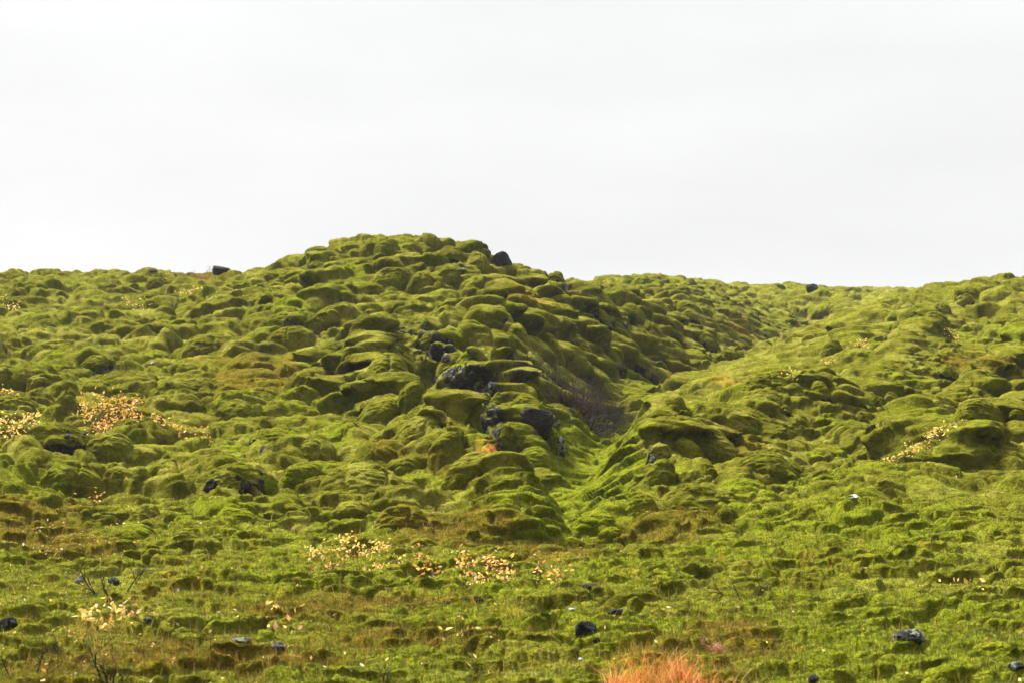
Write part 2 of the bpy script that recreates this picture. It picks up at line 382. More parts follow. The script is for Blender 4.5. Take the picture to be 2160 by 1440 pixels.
def moss_material(name, attr=True):
    m, nt, bs = newmat(name)
    geo = N(nt, 'NewGeometry'); pos = geo.outputs['Position']
    n_big = noise(nt, pos, 0.55, 3); n_mid = noise(nt, pos, 2.6, 4, 0.6); n_sm = noise(nt, pos, 11, 4, 0.65)
    n_fine = noise(nt, pos, 60, 3, 0.7); n_vf = noise(nt, pos, 170, 2, 0.7)
    c = mix(nt, maprange(nt, n_mid, 0.35, 0.65), (0.150, 0.160, 0.024), (0.240, 0.245, 0.042))
    c = mix(nt, maprange(nt, n_big, 0.40, 0.62), c, (0.185, 0.205, 0.024))
    n_pt = noise(nt, pos, 1.3, 5, 0.7)
    c = mix(nt, maprange(nt, n_pt, 0.53, 0.60, 0, 0.65), c, (0.38, 0.39, 0.13))
    c = mix(nt, maprange(nt, n_pt, 0.47, 0.41, 0, 0.75), c, (0.110, 0.115, 0.018))
    c = mix(nt, maprange(nt, n_sm, 0.50, 0.72, 0, 0.6), c, (0.33, 0.33, 0.075))
    c = mix(nt, maprange(nt, n_sm, 0.46, 0.30, 0, 0.55), c, (0.100, 0.100, 0.020))
    if attr:
        at = N(nt, 'Attribute'); at.attribute_name = 'cover'
        sp = N(nt, 'SeparateColor'); nt.links.new(at.outputs['Color'], sp.inputs[0])
        R, G, B = sp.outputs[0], sp.outputs[1], sp.outputs[2]
        at2 = N(nt, 'Attribute'); at2.attribute_name = 'cover_b'
        sp2 = N(nt, 'SeparateColor'); nt.links.new(at2.outputs['Color'], sp2.inputs[0])
        S = sp2.outputs[0]; G2 = sp2.outputs[1]
        jit = maprange(nt, n_sm, 0.3, 0.7, -0.28, 0.28)
        def gate(x, lo, hi): return maprange(nt, math_(nt, 'ADD', x, jit), lo, hi)
        # fresh lime moss
        lime = mix(nt, maprange(nt, n_sm, 0.35, 0.65), (0.150, 0.195, 0.012), (0.29, 0.34, 0.035))
        c = mix(nt, gate(B, 0.30, 0.70), c, lime)
        # heath: dark olive and rusty sprigs
        hc = mix(nt, maprange(nt, n_sm, 0.35, 0.65), (0.115, 0.112, 0.018), (0.26, 0.215, 0.034))
        hc = mix(nt, maprange(nt, noise(nt, pos, 24, 4, 0.7), 0.55, 0.68), hc, (0.32, 0.13, 0.030))
        c = mix(nt, math_(nt, 'MULTIPLY', gate(G, 0.30, 0.75), 0.85), c, hc)
        c = mix(nt, math_(nt, 'MULTIPLY', gate(S, 0.35, 0.75), 0.8), c, (0.42, 0.30, 0.06))
    # strand-like speckle
    c = mix(nt, maprange(nt, n_fine, 0.30, 0.70), mix(nt, 1.0, c, (0.62, 0.60, 0.55), 'MULTIPLY'), mix(nt, 1.0, c, (1.28, 1.26, 1.3), 'MULTIPLY'))
    c = mix(nt, maprange(nt, n_vf, 0.35, 0.68), mix(nt, 1.0, c, (0.75, 0.75, 0.75), 'MULTIPLY'), mix(nt, 1.0, c, (1.2, 1.2, 1.2), 'MULTIPLY'))
    c = mix(nt, 1.0, c, (0.60, 0.56, 0.26), 'MULTIPLY')
    if attr:
        rk = rock_color(nt, pos)
        # bare lava where moss cannot hold: undersides and broken faces
        sx = N(nt, 'SeparateXYZ'); nt.links.new(geo.outputs['Normal'], sx.inputs[0])
        under = maprange(nt, math_(nt, 'ADD', sx.outputs[2], maprange(nt, n_mid, 0.3, 0.7, -0.22, 0.22)), -0.50, -0.80)
        facing = maprange(nt, math_(nt, 'ADD', sx.outputs[2], maprange(nt, noise(nt, pos, 5.5, 4, 0.65), 0.3, 0.7, -0.35, 0.35)), 0.80, 0.52)
        rr = math_(nt, 'MULTIPLY', gate(R, 0.55, 0.80), facing)
        rm = math_(nt, 'MAXIMUM', under, rr)
        c = mix(nt, rm, c, rk)
    nt.links.new(c, bs.inputs['Base Color'])
    bs.inputs['Roughness'].default_value = 1.0
    bs.inputs['Specular IOR Level'].default_value = 0.0
    bs.inputs['Sheen Weight'].default_value = 0.03
    bs.inputs['Sheen Roughness'].default_value = 0.6
    bs.inputs['Sheen Tint'].default_value = (0.75, 0.85, 0.35, 1)
    hsum = math_(nt, 'ADD', math_(nt, 'MULTIPLY', n_fine, 0.45), math_(nt, 'MULTIPLY', noise(nt, pos, 24, 4, 0.7), 1.3))
    bp = N(nt, 'Bump'); bp.inputs['Strength'].default_value = 0.9; bp.inputs['Distance'].default_value = 0.04
    nt.links.new(hsum, bp.inputs['Height']); nt.links.new(bp.outputs[0], bs.inputs['Normal'])
    return m
def rock_material(name, c0=(0.012, 0.011, 0.011), c1=(0.065, 0.058, 0.055), lich=0.62, lc=(0.30, 0.31, 0.28), sc=1.0):
    m, nt, bs = newmat(name)
    geo = N(nt, 'NewGeometry'); pos = geo.outputs['Position']
    base = mix(nt, maprange(nt, noise(nt, pos, 16 * sc, 5, 0.65), 0.35, 0.65), c0, c1)
    c = mix(nt, maprange(nt, noise(nt, pos, 11 * sc, 5, 0.7), lich, lich + 0.05), base, lc)
    nt.links.new(c, bs.inputs['Base Color']); bs.inputs['Roughness'].default_value = 0.85
    bp = N(nt, 'Bump'); bp.inputs['Strength'].default_value = 1.0; bp.inputs['Distance'].default_value = 0.03
    nt.links.new(noise(nt, pos, 40 * sc, 5, 0.7), bp.inputs['Height']); nt.links.new(bp.outputs[0], bs.inputs['Normal'])
    return m
def attr_material(name, rough=0.7, trans=0.0):
    m, nt, bs = newmat(name)
    at = N(nt, 'Attribute'); at.attribute_name = 'tint'
    nt.links.new(at.outputs['Color'], bs.inputs['Base Color']); bs.inputs['Roughness'].default_value = rough
    if trans:
        tr = N(nt, 'BsdfTranslucent'); nt.links.new(at.outputs['Color'], tr.inputs[0])
        mx = N(nt, 'MixShader'); mx.inputs[0].default_value = trans
        nt.links.new(bs.outputs[0], mx.inputs[1]); nt.links.new(tr.outputs[0], mx.inputs[2])
        nt.links.new(mx.outputs[0], nt.nodes['Material Output'].inputs[0])
    return m
M_GROUND = moss_material('moss_over_lava')
M_MOSS = moss_material('boulder_moss')
M_ROCK = rock_material('lava_rock', (0.008, 0.007, 0.007), (0.040, 0.035, 0.032), 0.63, (0.18, 0.19, 0.16))
M_BLACK = rock_material('black_rock', (0.005, 0.005, 0.005), (0.028, 0.024, 0.022), 0.64, (0.10, 0.11, 0.08))
M_GREY = rock_material('lichen_rock', (0.010, 0.010, 0.009), (0.040, 0.040, 0.038), 0.50, (0.19, 0.20, 0.15), 1.5)
M_PALE = rock_material('pale_lichen', (0.35, 0.36, 0.34), (0.62, 0.64, 0.62), 0.9)
M_LEAF = attr_material('leaf', 0.6, 0.35)
M_BLADE = attr_material('blade', 0.7, 0.35)
M_TWIG = attr_material('bark', 0.8)

# ------------------------------------------------------------------ terrain mesh, split into the land forms
def grid_mesh(name, mask, label, kind='structure'):
    """mask: bool on faces (NR-1, NC-1)"""
    fr, fc = np.nonzero(mask)
    v00 = fr * NC + fc
    quads = np.stack([v00, v00 + 1, v00 + NC + 1, v00 + NC], 1)
    used = np.zeros(NR * NC, bool); used[quads.ravel()] = True
    remap = np.cumsum(used) - 1
    quads = remap[quads].astype(np.int32)
    co = W.reshape(-1, 3)[used]
    me = bpy.data.meshes.new(name)
    me.vertices.add(len(co)); me.vertices.foreach_set('co', co.ravel())
    me.loops.add(quads.size); me.loops.foreach_set('vertex_index', quads.ravel())
    me.polygons.add(len(quads)); me.polygons.foreach_set('loop_start', np.arange(0, quads.size, 4, dtype=np.int32))
    me.update(calc_edges=True)
    me.polygons.foreach_set('use_smooth', np.ones(len(quads), bool))
    for nm, arr in (('cover', COVER), ('cover_b', COVER_B)):
        ca = me.color_attributes.new(nm, 'BYTE_COLOR', 'POINT')
        d = arr.reshape(-1, 4)[used]
        ca.data.foreach_set('color', d.ravel())
    me.materials.append(M_GROUND)
    o = bpy.data.objects.new(name, me); COL.objects.link(o)
    return tag(o, label, None, None, kind)

hn = fbm(U * 0.9, V * 0.9, 4, 200); hn2 = fbm(U * 2.1, V * 2.1, 4, 210); ln = fbm(U * 1.3, V * 1.3, 4, 220)
Rk = np.clip(rocky * 1.25, 0, 1)
He = np.clip(heath * 1.15 + (1 - onhill) * sstep(hn, 0.0, 0.6) * 0.6 + onhill * 0.35 * sstep(hn, 0.2, 0.6), 0, 1)
hollow = 1 - np.clip(H1 * 1.3, 0, 1)
Li = np.clip(floor_ * 0.9 + limes * 0.75 + onhill * 0.55 * sstep(ln, 0.05, 0.45) + (1 - onhill) * (0.30 + 0.45 * sstep(ln, -0.3, 0.3)) * (0.6 + 0.4 * sstep(PXg, 200, 1400)), 0, 1)
St = np.clip(straw * 0.9 + (1 - onhill) * 0.45 * sstep(hn2, 0.15, 0.5), 0, 1)
COVER = np.stack([Rk, He, Li, np.ones_like(Rk)], -1).astype(f32)
COVER_B = np.stack([St, St, St, np.ones_like(Rk)], -1).astype(f32)

fpx = PXg[:-1, :-1]; fy = Y[:-1, :-1].astype(f32)
gully_px = np.interp(fy.ravel(), [12, 13, 16, 19, 21, 23, 27, 31, 36, 45, 60, 90], [1195, 1200, 1215, 1240, 1262, 1290, 1390, 1500, 1520, 1560, 1700, 1850]).reshape(fy.shape)
plain = fy < 12.4 + 0.5 * vnoise(fpx / 90, fpx * 0, 5)
far = (~plain) & (fy > 37) & (fpx > 1240) & (fpx < 1960) | (fy > 44)
left = (~plain) & (~far) & (fpx < 600 + (fy - 12) * 2)
centre = (~plain) & (~far) & (~left) & (fpx < gully_px)
right = (~plain) & (~far) & (~left) & (~centre)
grid_mesh('ground', plain, 'flat lumpy mossy ground with heath and orange leaves in the foreground')
grid_mesh('left_slope', left, 'low mossy slope left of the central mound')
grid_mesh('central_hill', centre, 'tall rounded mossy lava mound with rocky gully face')
grid_mesh('right_slope', right, 'mossy slope with knolls rising right of the gully')
grid_mesh('far_hills', far, 'pale hazy mossy rise on the skyline behind the gully')

# one big sheet below and beyond, all the way to the horizon
def sheet():
    me = bpy.data.meshes.new('lava_plain')
    s_ = 5000.0; z = -0.9
    vv = [(-s_, -s_, z), (s_, -s_, z), (s_, s_, z), (-s_, s_, z)]
    me.from_pydata(vv, [], [(0, 1, 2, 3)]); me.materials.append(M_MOSS)
    o = bpy.data.objects.new('lava_plain', me); COL.objects.link(o); tag(o, 'moss covered plain reaching to the horizon', None, None, 'structure')
sheet()

def haze_box():
    bm_v = [(x, y, z) for x in (-420, 420) for y in (-12, 430) for z in (-2.0, 14)]
    me = bpy.data.meshes.new('haze')
    me.from_pydata(bm_v, [], [(0, 1, 3, 2), (4, 6, 7, 5), (0, 4, 5, 1), (2, 3, 7, 6), (0, 2, 6, 4), (1, 5, 7, 3)])
    m = bpy.data.materials.new('haze_air'); m.use_nodes = True; m.node_tree.nodes.clear()
    o_ = m.node_tree.nodes.new('ShaderNodeOutputMaterial'); v_ = m.node_tree.nodes.new('ShaderNodeVolumePrincipled')
    v_.inputs['Density'].default_value = 0.0004; v_.inputs['Color'].default_value = (0.93, 0.95, 0.97, 1); v_.inputs['Anisotropy'].default_value = 0.3
    m.node_tree.links.new(v_.outputs[0], o_.inputs['Volume'])
    me.materials.append(m); o = bpy.data.objects.new('haze', me); COL.objects.link(o)
    tag(o, 'thin grey mist hanging in the air over the far slopes', None, None, 'stuff')
haze_box()

# ------------------------------------------------------------------ helpers for single things
def mesh_obj(name, co, faces, mat, parent=None, smooth=True, tint=None, cover=None, loc=None):
    """co in world space; becomes local to its own base point"""
    co = np.asarray(co, float)
    me = bpy.data.meshes.new(name)
    org = np.array(loc if loc is not None else (co.mean(0)), float)
    me.from_pydata((co - org).tolist(), [], faces if isinstance(faces, list) else faces.tolist())
    me.polygons.foreach_set('use_smooth', [smooth] * len(me.polygons))
    if tint is not None:
        ca = me.color_attributes.new('tint', 'FLOAT_COLOR', 'POINT')
        ca.data.foreach_set('color', np.concatenate([tint, np.ones((len(tint), 1))], 1).astype(f32).ravel())
    if cover is not None:
        for nm, arr in (('cover', cover[:3]), ('cover_b', (cover[3], 0, 0))):
            ca = me.color_attributes.new(nm, 'BYTE_COLOR', 'POINT')
            ca.data.foreach_set('color', np.tile(np.array([*arr, 1.0], f32), len(co)))
    me.materials.append(mat); me.update()
    o = bpy.data.objects.new(name, me); COL.objects.link(o)
    if parent:
        o.parent = parent; o.location = Vector(org) - parent.location
    else: o.location = Vector(org)
    return o
def empty(name, loc, label, cat, group=None):
    o = bpy.data.objects.new(name, None); o.location = Vector(loc); o.empty_display_size = 0.1; COL.objects.link(o)
    return tag(o, label, cat, group)

_ico = {}
def ico(sub):
    if sub in _ico: return _ico[sub]
    t = (1 + 5 ** 0.5) / 2
    v = np.array([(-1,t,0),(1,t,0),(-1,-t,0),(1,-t,0),(0,-1,t),(0,1,t),(0,-1,-t),(0,1,-t),(t,0,-1),(t,0,1),(-t,0,-1),(-t,0,1)], float)
    v /= np.linalg.norm(v[0])
    fc = np.array([(0,11,5),(0,5,1),(0,1,7),(0,7,10),(0,10,11),(1,5,9),(5,11,4),(11,10,2),(10,7,6),(7,1,8),(3,9,4),(3,4,2),(3,2,6),(3,6,8),(3,8,9),(4,9,5),(2,4,11),(6,2,10),(8,6,7),(9,8,1)])
    for _ in range(sub):
        e = np.concatenate([fc[:, [0, 1]], fc[:, [1, 2]], fc[:, [2, 0]]]); e.sort(1)
        u, invx = np.unique(e, axis=0, return_inverse=True); invx = invx.ravel()
        m = v[u[:, 0]] + v[u[:, 1]]; m /= np.linalg.norm(m, axis=1)[:, None]
        k = len(v); v = np.concatenate([v, m]); nf = len(fc)
        a, b, c = invx[:nf] + k, invx[nf:2 * nf] + k, invx[2 * nf:] + k
        fc = np.concatenate([np.stack([fc[:, 0], a, c], 1), np.stack([fc[:, 1], b, a], 1), np.stack([fc[:, 2], c, b], 1), np.stack([a, b, c], 1)])
    _ico[sub] = (v, fc); return _ico[sub]

_seed = [500]
def place(px, py, w, h, sink=0.35):
    """centre and half-sizes in metres of a lump whose outline covers w x h photo pixels round (px, py)"""
    p, k, c = hit(px, py + h * 0.42)
    D = p[1] + w * p[1] / F * 0.25
    s_ = D / F
    ctr = np.array([(px - CX) * s_, D, EYE + (CY - py) * s_])
    return ctr, w * s_ / 2, h * s_ / 2
def lump(ctr, rx, ry, rz, sub, tilt=0.0, rough=0.16, billow=0.10, flat=0.6, flop=0.25, rocky_=False, seed=None):
    _seed[0] += 7
    s_ = seed or _seed[0]
    v, fc = ico(sub); v = v.copy(); off = s_ * 1.37
    n1 = fbm3(v * 1.3 + off, 3, s_ % 900)
    if rocky_:
        cell = np.abs(vnoise3(v * 2.1 + off, 7)) ; cell2 = np.abs(vnoise3(v * 4.7 + off, 9))
        rr_ = np.random.default_rng(s_)
        lim = np.full(len(v), 9.0)
        for _ in range(11):                      # broken faces
            nk = rr_.normal(size=3); nk /= np.linalg.norm(nk); d_ = v @ nk
            lim = np.minimum(lim, rr_.uniform(0.62, 0.92) / np.maximum(d_, 0.05))
        r = 1 + rough * 1.8 * n1 - 0.20 * cell - 0.10 * cell2 + 0.06 * fbm3(v * 9 + off, 3, 11)
        r = np.minimum(r, lim * (1 + 0.05 * fbm3(v * 7 - off, 3, 13))) * 1.06
    else:
        b1 = 1 - np.abs(vnoise3(v * 2.0 + off, s_ % 700)) * 2; b2 = 1 - np.abs(vnoise3(v * 4.3 + off, 21)) * 2
        r = 1 + rough * n1 - billow * np.maximum(b1, -0.2) ** 2 * 0.8 - billow * 0.35 * np.maximum(b2, 0) ** 2 + 0.022 * fbm3(v * 11 + off, 3, 5)
    p = v * r[:, None]
    lo = p[:, 2] < 0
    p[lo, 2] *= flat + 0.6                     # body carries on into the ground
    # mushroom: cap bulges forward, foot draws in
    z = p[:, 2]
    if not rocky_:
        p[:, 1] -= flop * np.clip(0.5 - np.abs(z - 0.05), 0, 1) * (v[:, 1] < 0)
        k = np.where(z < -0.25, 1 - 0.28 * np.clip((-0.25 - z) / 0.6, 0, 1), 1); p[:, 0] *= k; p[:, 1] *= k
    p = p * np.array([rx, ry, rz])
    ct, st_ = math.cos(math.radians(tilt)), math.sin(math.radians(tilt))
    x, zz = p[:, 0] * ct + p[:, 2] * st_, -p[:, 0] * st_ + p[:, 2] * ct
    p = np.stack([x, p[:, 1], zz], 1)
    if not rocky_:
        w = p + ctr; q = w * 1.0
        d = 0.010 * fbm(q[:, 0] * 9, (q[:, 1] + q[:, 2]) * 9, 3, 77) + 0.004 * vnoise(q[:, 0] * 40, (q[:, 1] + q[:, 2]) * 40, 78)
        p = p + v * d[:, None]
    return p + ctr, fc
def tube_net(segs):
    """segs: list of (p0, r0, p1, r1); three-sided tapered twigs"""
    P0 = np.array([s[0] for s in segs]); R0 = np.array([s[1] for s in segs]); P1 = np.array([s[2] for s in segs]); R1 = np.array([s[3] for s in segs])
    d = P1 - P0; d /= np.maximum(np.linalg.norm(d, axis=1), 1e-9)[:, None]
    ref = np.where(np.abs(d[:, 2:3]) > 0.9, np.array([[1., 0, 0]]), np.array([[0, 0, 1.]]))
    a = np.cross(d, ref); a /= np.linalg.norm(a, axis=1)[:, None]; b = np.cross(d, a)
    vs_, K = [], 4
    for Pq, Rq in ((P0, R0), (P1, R1)):
        for k in range(K):
            t = 2 * math.pi * k / K
            vs_.append(Pq + (a * math.cos(t) + b * math.sin(t)) * Rq[:, None])
    V_ = np.stack(vs_, 1).reshape(-1, 3)      # 8 per seg
    base = np.arange(len(segs))[:, None] * 8
    fc = np.concatenate([base + np.array([[k, (k + 1) % K, K + (k + 1) % K, K + k]]) for k in range(K)])
    return V_, fc
def leaf_net(pts_, size, spread=1.0, up=0.0):
    """one folded diamond leaf per point"""
    n_ = len(pts_)
    d = rng.normal(size=(n_, 3)); d[:, 2] = d[:, 2] * 0.7 + up; d /= np.linalg.norm(d, axis=1)[:, None]
    q = rng.normal(size=(n_, 3)); s_ = np.cross(d, q); s_ /= np.linalg.norm(s_, axis=1)[:, None]
    nn = np.cross(d, s_)
    L = (size * rng.uniform(0.65, 1.25, n_))[:, None]
    p0 = pts_; tip = pts_ + d * L; m1 = pts_ + d * L * 0.5 + s_ * L * 0.24 + nn * L * 0.06; m2 = pts_ + d * L * 0.5 - s_ * L * 0.24 + nn * L * 0.06
    m0 = pts_ + d * L * 0.5
    V_ = np.stack([p0, m1, tip, m2, m0], 1).reshape(-1, 3)
    b = np.arange(n_)[:, None] * 5
    return V_, np.concatenate([b + np.array([[0, 1, 4]]), b + np.array([[1, 2, 4]]), b + np.array([[4, 2, 3]]), b + np.array([[0, 4, 3]])])
def rep(c, k): return np.repeat(np.asarray(c), k, axis=0)
def gpoint(x, y):
    """height of the displaced ground at a place seen from above"""
    px = CX + F * x / y; p, k = None, int(np.clip(np.searchsorted(rows, y), 1, NR - 1)); c = int(np.argmin(np.abs(cols - px)))
    return W[k, c].astype(float)

# ------------------------------------------------------------------ moss covered boulders and knolls
def terrain_base(x, y):
    """smooth ground height and cover at plan positions (arrays)"""
    c = np.clip(np.searchsorted(cols, CX + F * x / y), 1, NC - 1); r = np.clip(np.searchsorted(rows, y), 1, NR - 1)
    fr = (y - rows[r - 1]) / (rows[r] - rows[r - 1]); fc = (CX + F * x / y - cols[c - 1]) / (cols[c] - cols[c - 1])
    fr = np.clip(fr, 0, 1); fc = np.clip(fc, 0, 1)
    return (Z[r - 1, c - 1] * (1 - fr) + Z[r, c - 1] * fr) * (1 - fc) + (Z[r - 1, c] * (1 - fr) + Z[r, c] * fr) * fc, r, c
def boulder(px, py, w, h, label, rock=0, lime=0.0, heath_=0.0, tilt=0, name='mossy_boulder', side=0, group=None, cat='boulder', mat=None, deep=0.75):
    off = 0.0
    for it in range(6):                       # settle the mound where its crown comes out at the right height
        foot, k0, c0 = hit(px, py + h * 0.40 + off)
        s_ = foot[1] / F
        rx = w * s_ / 2
        ry = rx * deep
        yc = foot[1] + ry * 0.75
        xc = (px - CX) / F * yc
        zb, r_, c_ = terrain_base(np.array([xc]), np.array([yc]))
        zb = zb[0]
        top = EYE + (CY - (py - h / 2)) * yc / F
        H = float(np.clip(top - zb, 0.30 * rx, (0.90 if w < 70 else 0.62) * rx))
        diff = (py - h / 2) - (CY - F * (zb + H - EYE) / yc)
        if abs(diff) < 6: break
        off += 0.7 * diff
    yaw = -math.radians(tilt) * 1.2
    nr = int(np.clip(w / 1.5, 22, 95)); nt = int(np.clip(w * 2.2, 70, 260))
    rr = np.concatenate([[0], np.linspace(0.02, 1.0, nr) ** 0.75, [1.04, 1.10, 1.18, 1.28]])
    th = np.linspace(0, 2 * math.pi, nt, endpoint=False)
    R_, T_ = np.meshgrid(rr, th, indexing='ij')
    _seed[0] += 7; sd_ = _seed[0] * 0.731
    wob = 1 + 0.16 * vnoise(np.cos(T_) * 1.1 + sd_, np.sin(T_) * 1.1 - sd_, 31) + 0.06 * vnoise(np.cos(T_) * 3 + sd_, np.sin(T_) * 3, 32)
    lx = R_ * np.cos(T_) * rx * wob; ly = R_ * np.sin(T_) * ry * wob
    x = xc + lx * math.cos(yaw) - ly * math.sin(yaw); y = yc + lx * math.sin(yaw) + ly * math.cos(yaw)
    zt, ri, ci = terrain_base(x, y)
    zc = np.clip(zt, zb - 1.6 * ry, zb + 0.8 * ry); plane = np.where(zc < zb, 0.9 * zc + 0.1 * zb, 0.7 * zc + 0.3 * zb) - 0.14 * R_ ** 4
    q = np.clip(1 - R_ ** 2, 0, 1)
    dome = q ** (0.92 - 0.42 * np.clip(-np.sin(T_ + yaw) + 0.35, 0, 1))     # steep brow in front, long easy back
    lobes = 1 - 0.30 * np.maximum(0, 1 - np.abs(vnoise(x / rx * 1.1 + sd_, y / ry * 1.1, 33)) * 5) * np.clip(R_ * 1.5, 0, 1) + 0.20 * vnoise(x / rx * 0.9 - sd_, y / ry * 0.9, 34)
    z = plane + H * dome * lobes - np.where(R_ > 1, (R_ - 1) * 3.0 * H + 0.02, 0)
    back = 1 - 0.55 * np.clip(ly / ry * 0.9 + 0.15, 0, 1)
    z = z - H * dome * lobes * (1 - back)
    hgt = dome * lobes * back
    # lip hangs forward and a little sideways over its foot
    front = np.clip(-np.sin(T_ + yaw) * 1.2 + 0.2, 0, 1) * (R_ <= 1.0)
    amt = (0.26 if rock else 0.17) * H
    y = y - amt * front * np.clip(hgt, 0, 1) ** 0.9 * np.sin(np.clip(hgt, 0, 1) * 2.6)
    x = x + side * 0.12 * rx * hgt
    u_ = x.ravel().astype(f32); v_ = (y + 1.1 * z).ravel().astype(f32)
    a3, _ = cushions(u_, v_ * 1.1, 0.24, 320, 0.36, 0.80, 0.80, 0.5, 0.7); a4, _ = cushions(u_, v_ * 1.1, 0.10, 330, 0.36, 0.80, 0.80, 0.55, 0.6)
    pt = sstep(vnoise(u_ * 2.2, v_ * 2.2, 36), -0.3, 0.5)
    d = 0.030 * a3 * (0.25 + pt) + 0.016 * a4 + 0.006 * (vnoise(u_ * 26, v_ * 26, 81) * 0.6 + vnoise(u_ * 53, v_ * 53, 82) * 0.4)
    d = d.reshape(x.shape) * np.clip((1.05 - R_) * 6, 0, 1)
    nx = lx / rx * 0.7; ny = ly / ry * 0.7
    x = x + nx * d; y = y + ny * d; z = z + d * 0.8
    n1, n2 = x.shape
    co = np.stack([x, y, z], -1).reshape(-1, 3)
    i, j = np.meshgrid(np.arange(n1 - 1), np.arange(n2), indexing='ij'); j2 = (j + 1) % n2
    fcs = np.stack([i * n2 + j, (i + 1) * n2 + j, (i + 1) * n2 + j2, i * n2 + j2], -1).reshape(-1, 4)
    fcs = fcs[n2:]
    cap = [list(range(n2, 2 * n2))]
    # ring 0 is a point: drop it, close the crown with one small face
    co[:n2] = co[n2:2 * n2]
    fcs = (fcs - n2).tolist() + [list(range(n2))]
    co = co[n2:]
    cv = COVER[ri, ci].reshape(-1, 4)[n2:].copy(); cb = COVER_B[ri, ci].reshape(-1, 4)[n2:].copy()
    cv[:, 0] *= 0.3; cv[:, 1] = np.clip(cv[:, 1] * 0.6 + heath_, 0, 1); cv[:, 2] = np.clip(cv[:, 2] * 0.6 + lime, 0, 1)
    base = (xc, yc - ry * 0.3, float(zb) - 0.05)
    tp = (CY - F * (co[:, 2] - EYE) / co[:, 1]).min()
    if abs(tp - (py - h / 2)) > 18: print('MISS', px, py, w, h, 'D %.1f top %.0f want %.0f H/rx %.2f' % (yc, tp, py - h / 2, H / rx))
    def dress(o):
        for nm, arr in (('cover', cv), ('cover_b', cb)):
            ca = o.data.color_attributes.new(nm, 'BYTE_COLOR', 'POINT'); ca.data.foreach_set('color', arr.astype(f32).ravel())
        return o
    if not rock:
        return tag(dress(mesh_obj(name, co, fcs, M_GROUND, loc=base)), label, cat, group)
    # bare lava below the downhill moss lip; on some mounds it paints dark shadow
    fr_v = np.clip(-np.sin(T_ + yaw) + side * 0.55 * np.cos(T_) , -1, 1) + 0.35 * vnoise(x * 5 + sd_, z * 5, 35)
    hv = dome * lobes + 0.22 * vnoise(x * 7 + sd_, y * 3 + z * 7, 37) + 0.10 * vnoise(x * 19, z * 19, 38)
    thr = 0.50 if rock == 2 else 0.40
    bare = ((fr_v > 0.15) & (hv < thr)).reshape(-1)[n2:]
    near_bare = ((fr_v > 0.0) & (hv < thr + 0.12)).reshape(-1)[n2:]
    quads = np.array(fcs[:-1])
    mb = bare[quads].all(1); mr_ = near_bare[quads].all(1)
    moss_f = quads[~mb].tolist() + [fcs[-1]]
    t = empty(name, base, label, cat, group)
    dress(mesh_obj('moss_cap', co, moss_f, M_GROUND, t))
    if mr_.sum() > 12:
        ctr_ = np.array([xc, yc, float(zb) + H * 0.3])
        rc = co.copy(); dv = rc - ctr_
        nrm = dv / np.maximum(np.linalg.norm(dv, axis=1), 1e-6)[:, None]
        rough = np.abs(vnoise3(rc * 5.5 + sd_, 41)) * 0.10 + np.abs(vnoise3(rc * 13 + sd_, 42)) * 0.05 + 0.02 * vnoise3(rc * 31, 43)
        rc = rc - nrm * (0.025 + 0.10 * H + (rough - 0.07) * min(1.0, rx * 3))[:, None]
        used = np.zeros(len(rc), bool); qq = quads[mr_]; used[qq.ravel()] = True; rmp = np.cumsum(used) - 1
        mesh_obj('rock_shadow_face', rc[used], rmp[qq].tolist(), mat or M_ROCK, t)
    return t
def stone(px, py, w, h, label, mat, name='rock', cat='rock', deep=0.8, sub=4, group=None):
    ctr, rx, rz = place(px, py, w, h)
    co, fc = lump(ctr - np.array([0, 0, rz * 0.12]), rx, rx * deep, rz * 1.15, sub, 0, rocky_=True)
    return tag(mesh_obj(name, co, fc, mat, loc=ctr - np.array([0, 0, rz]), smooth=False), label, cat, group)

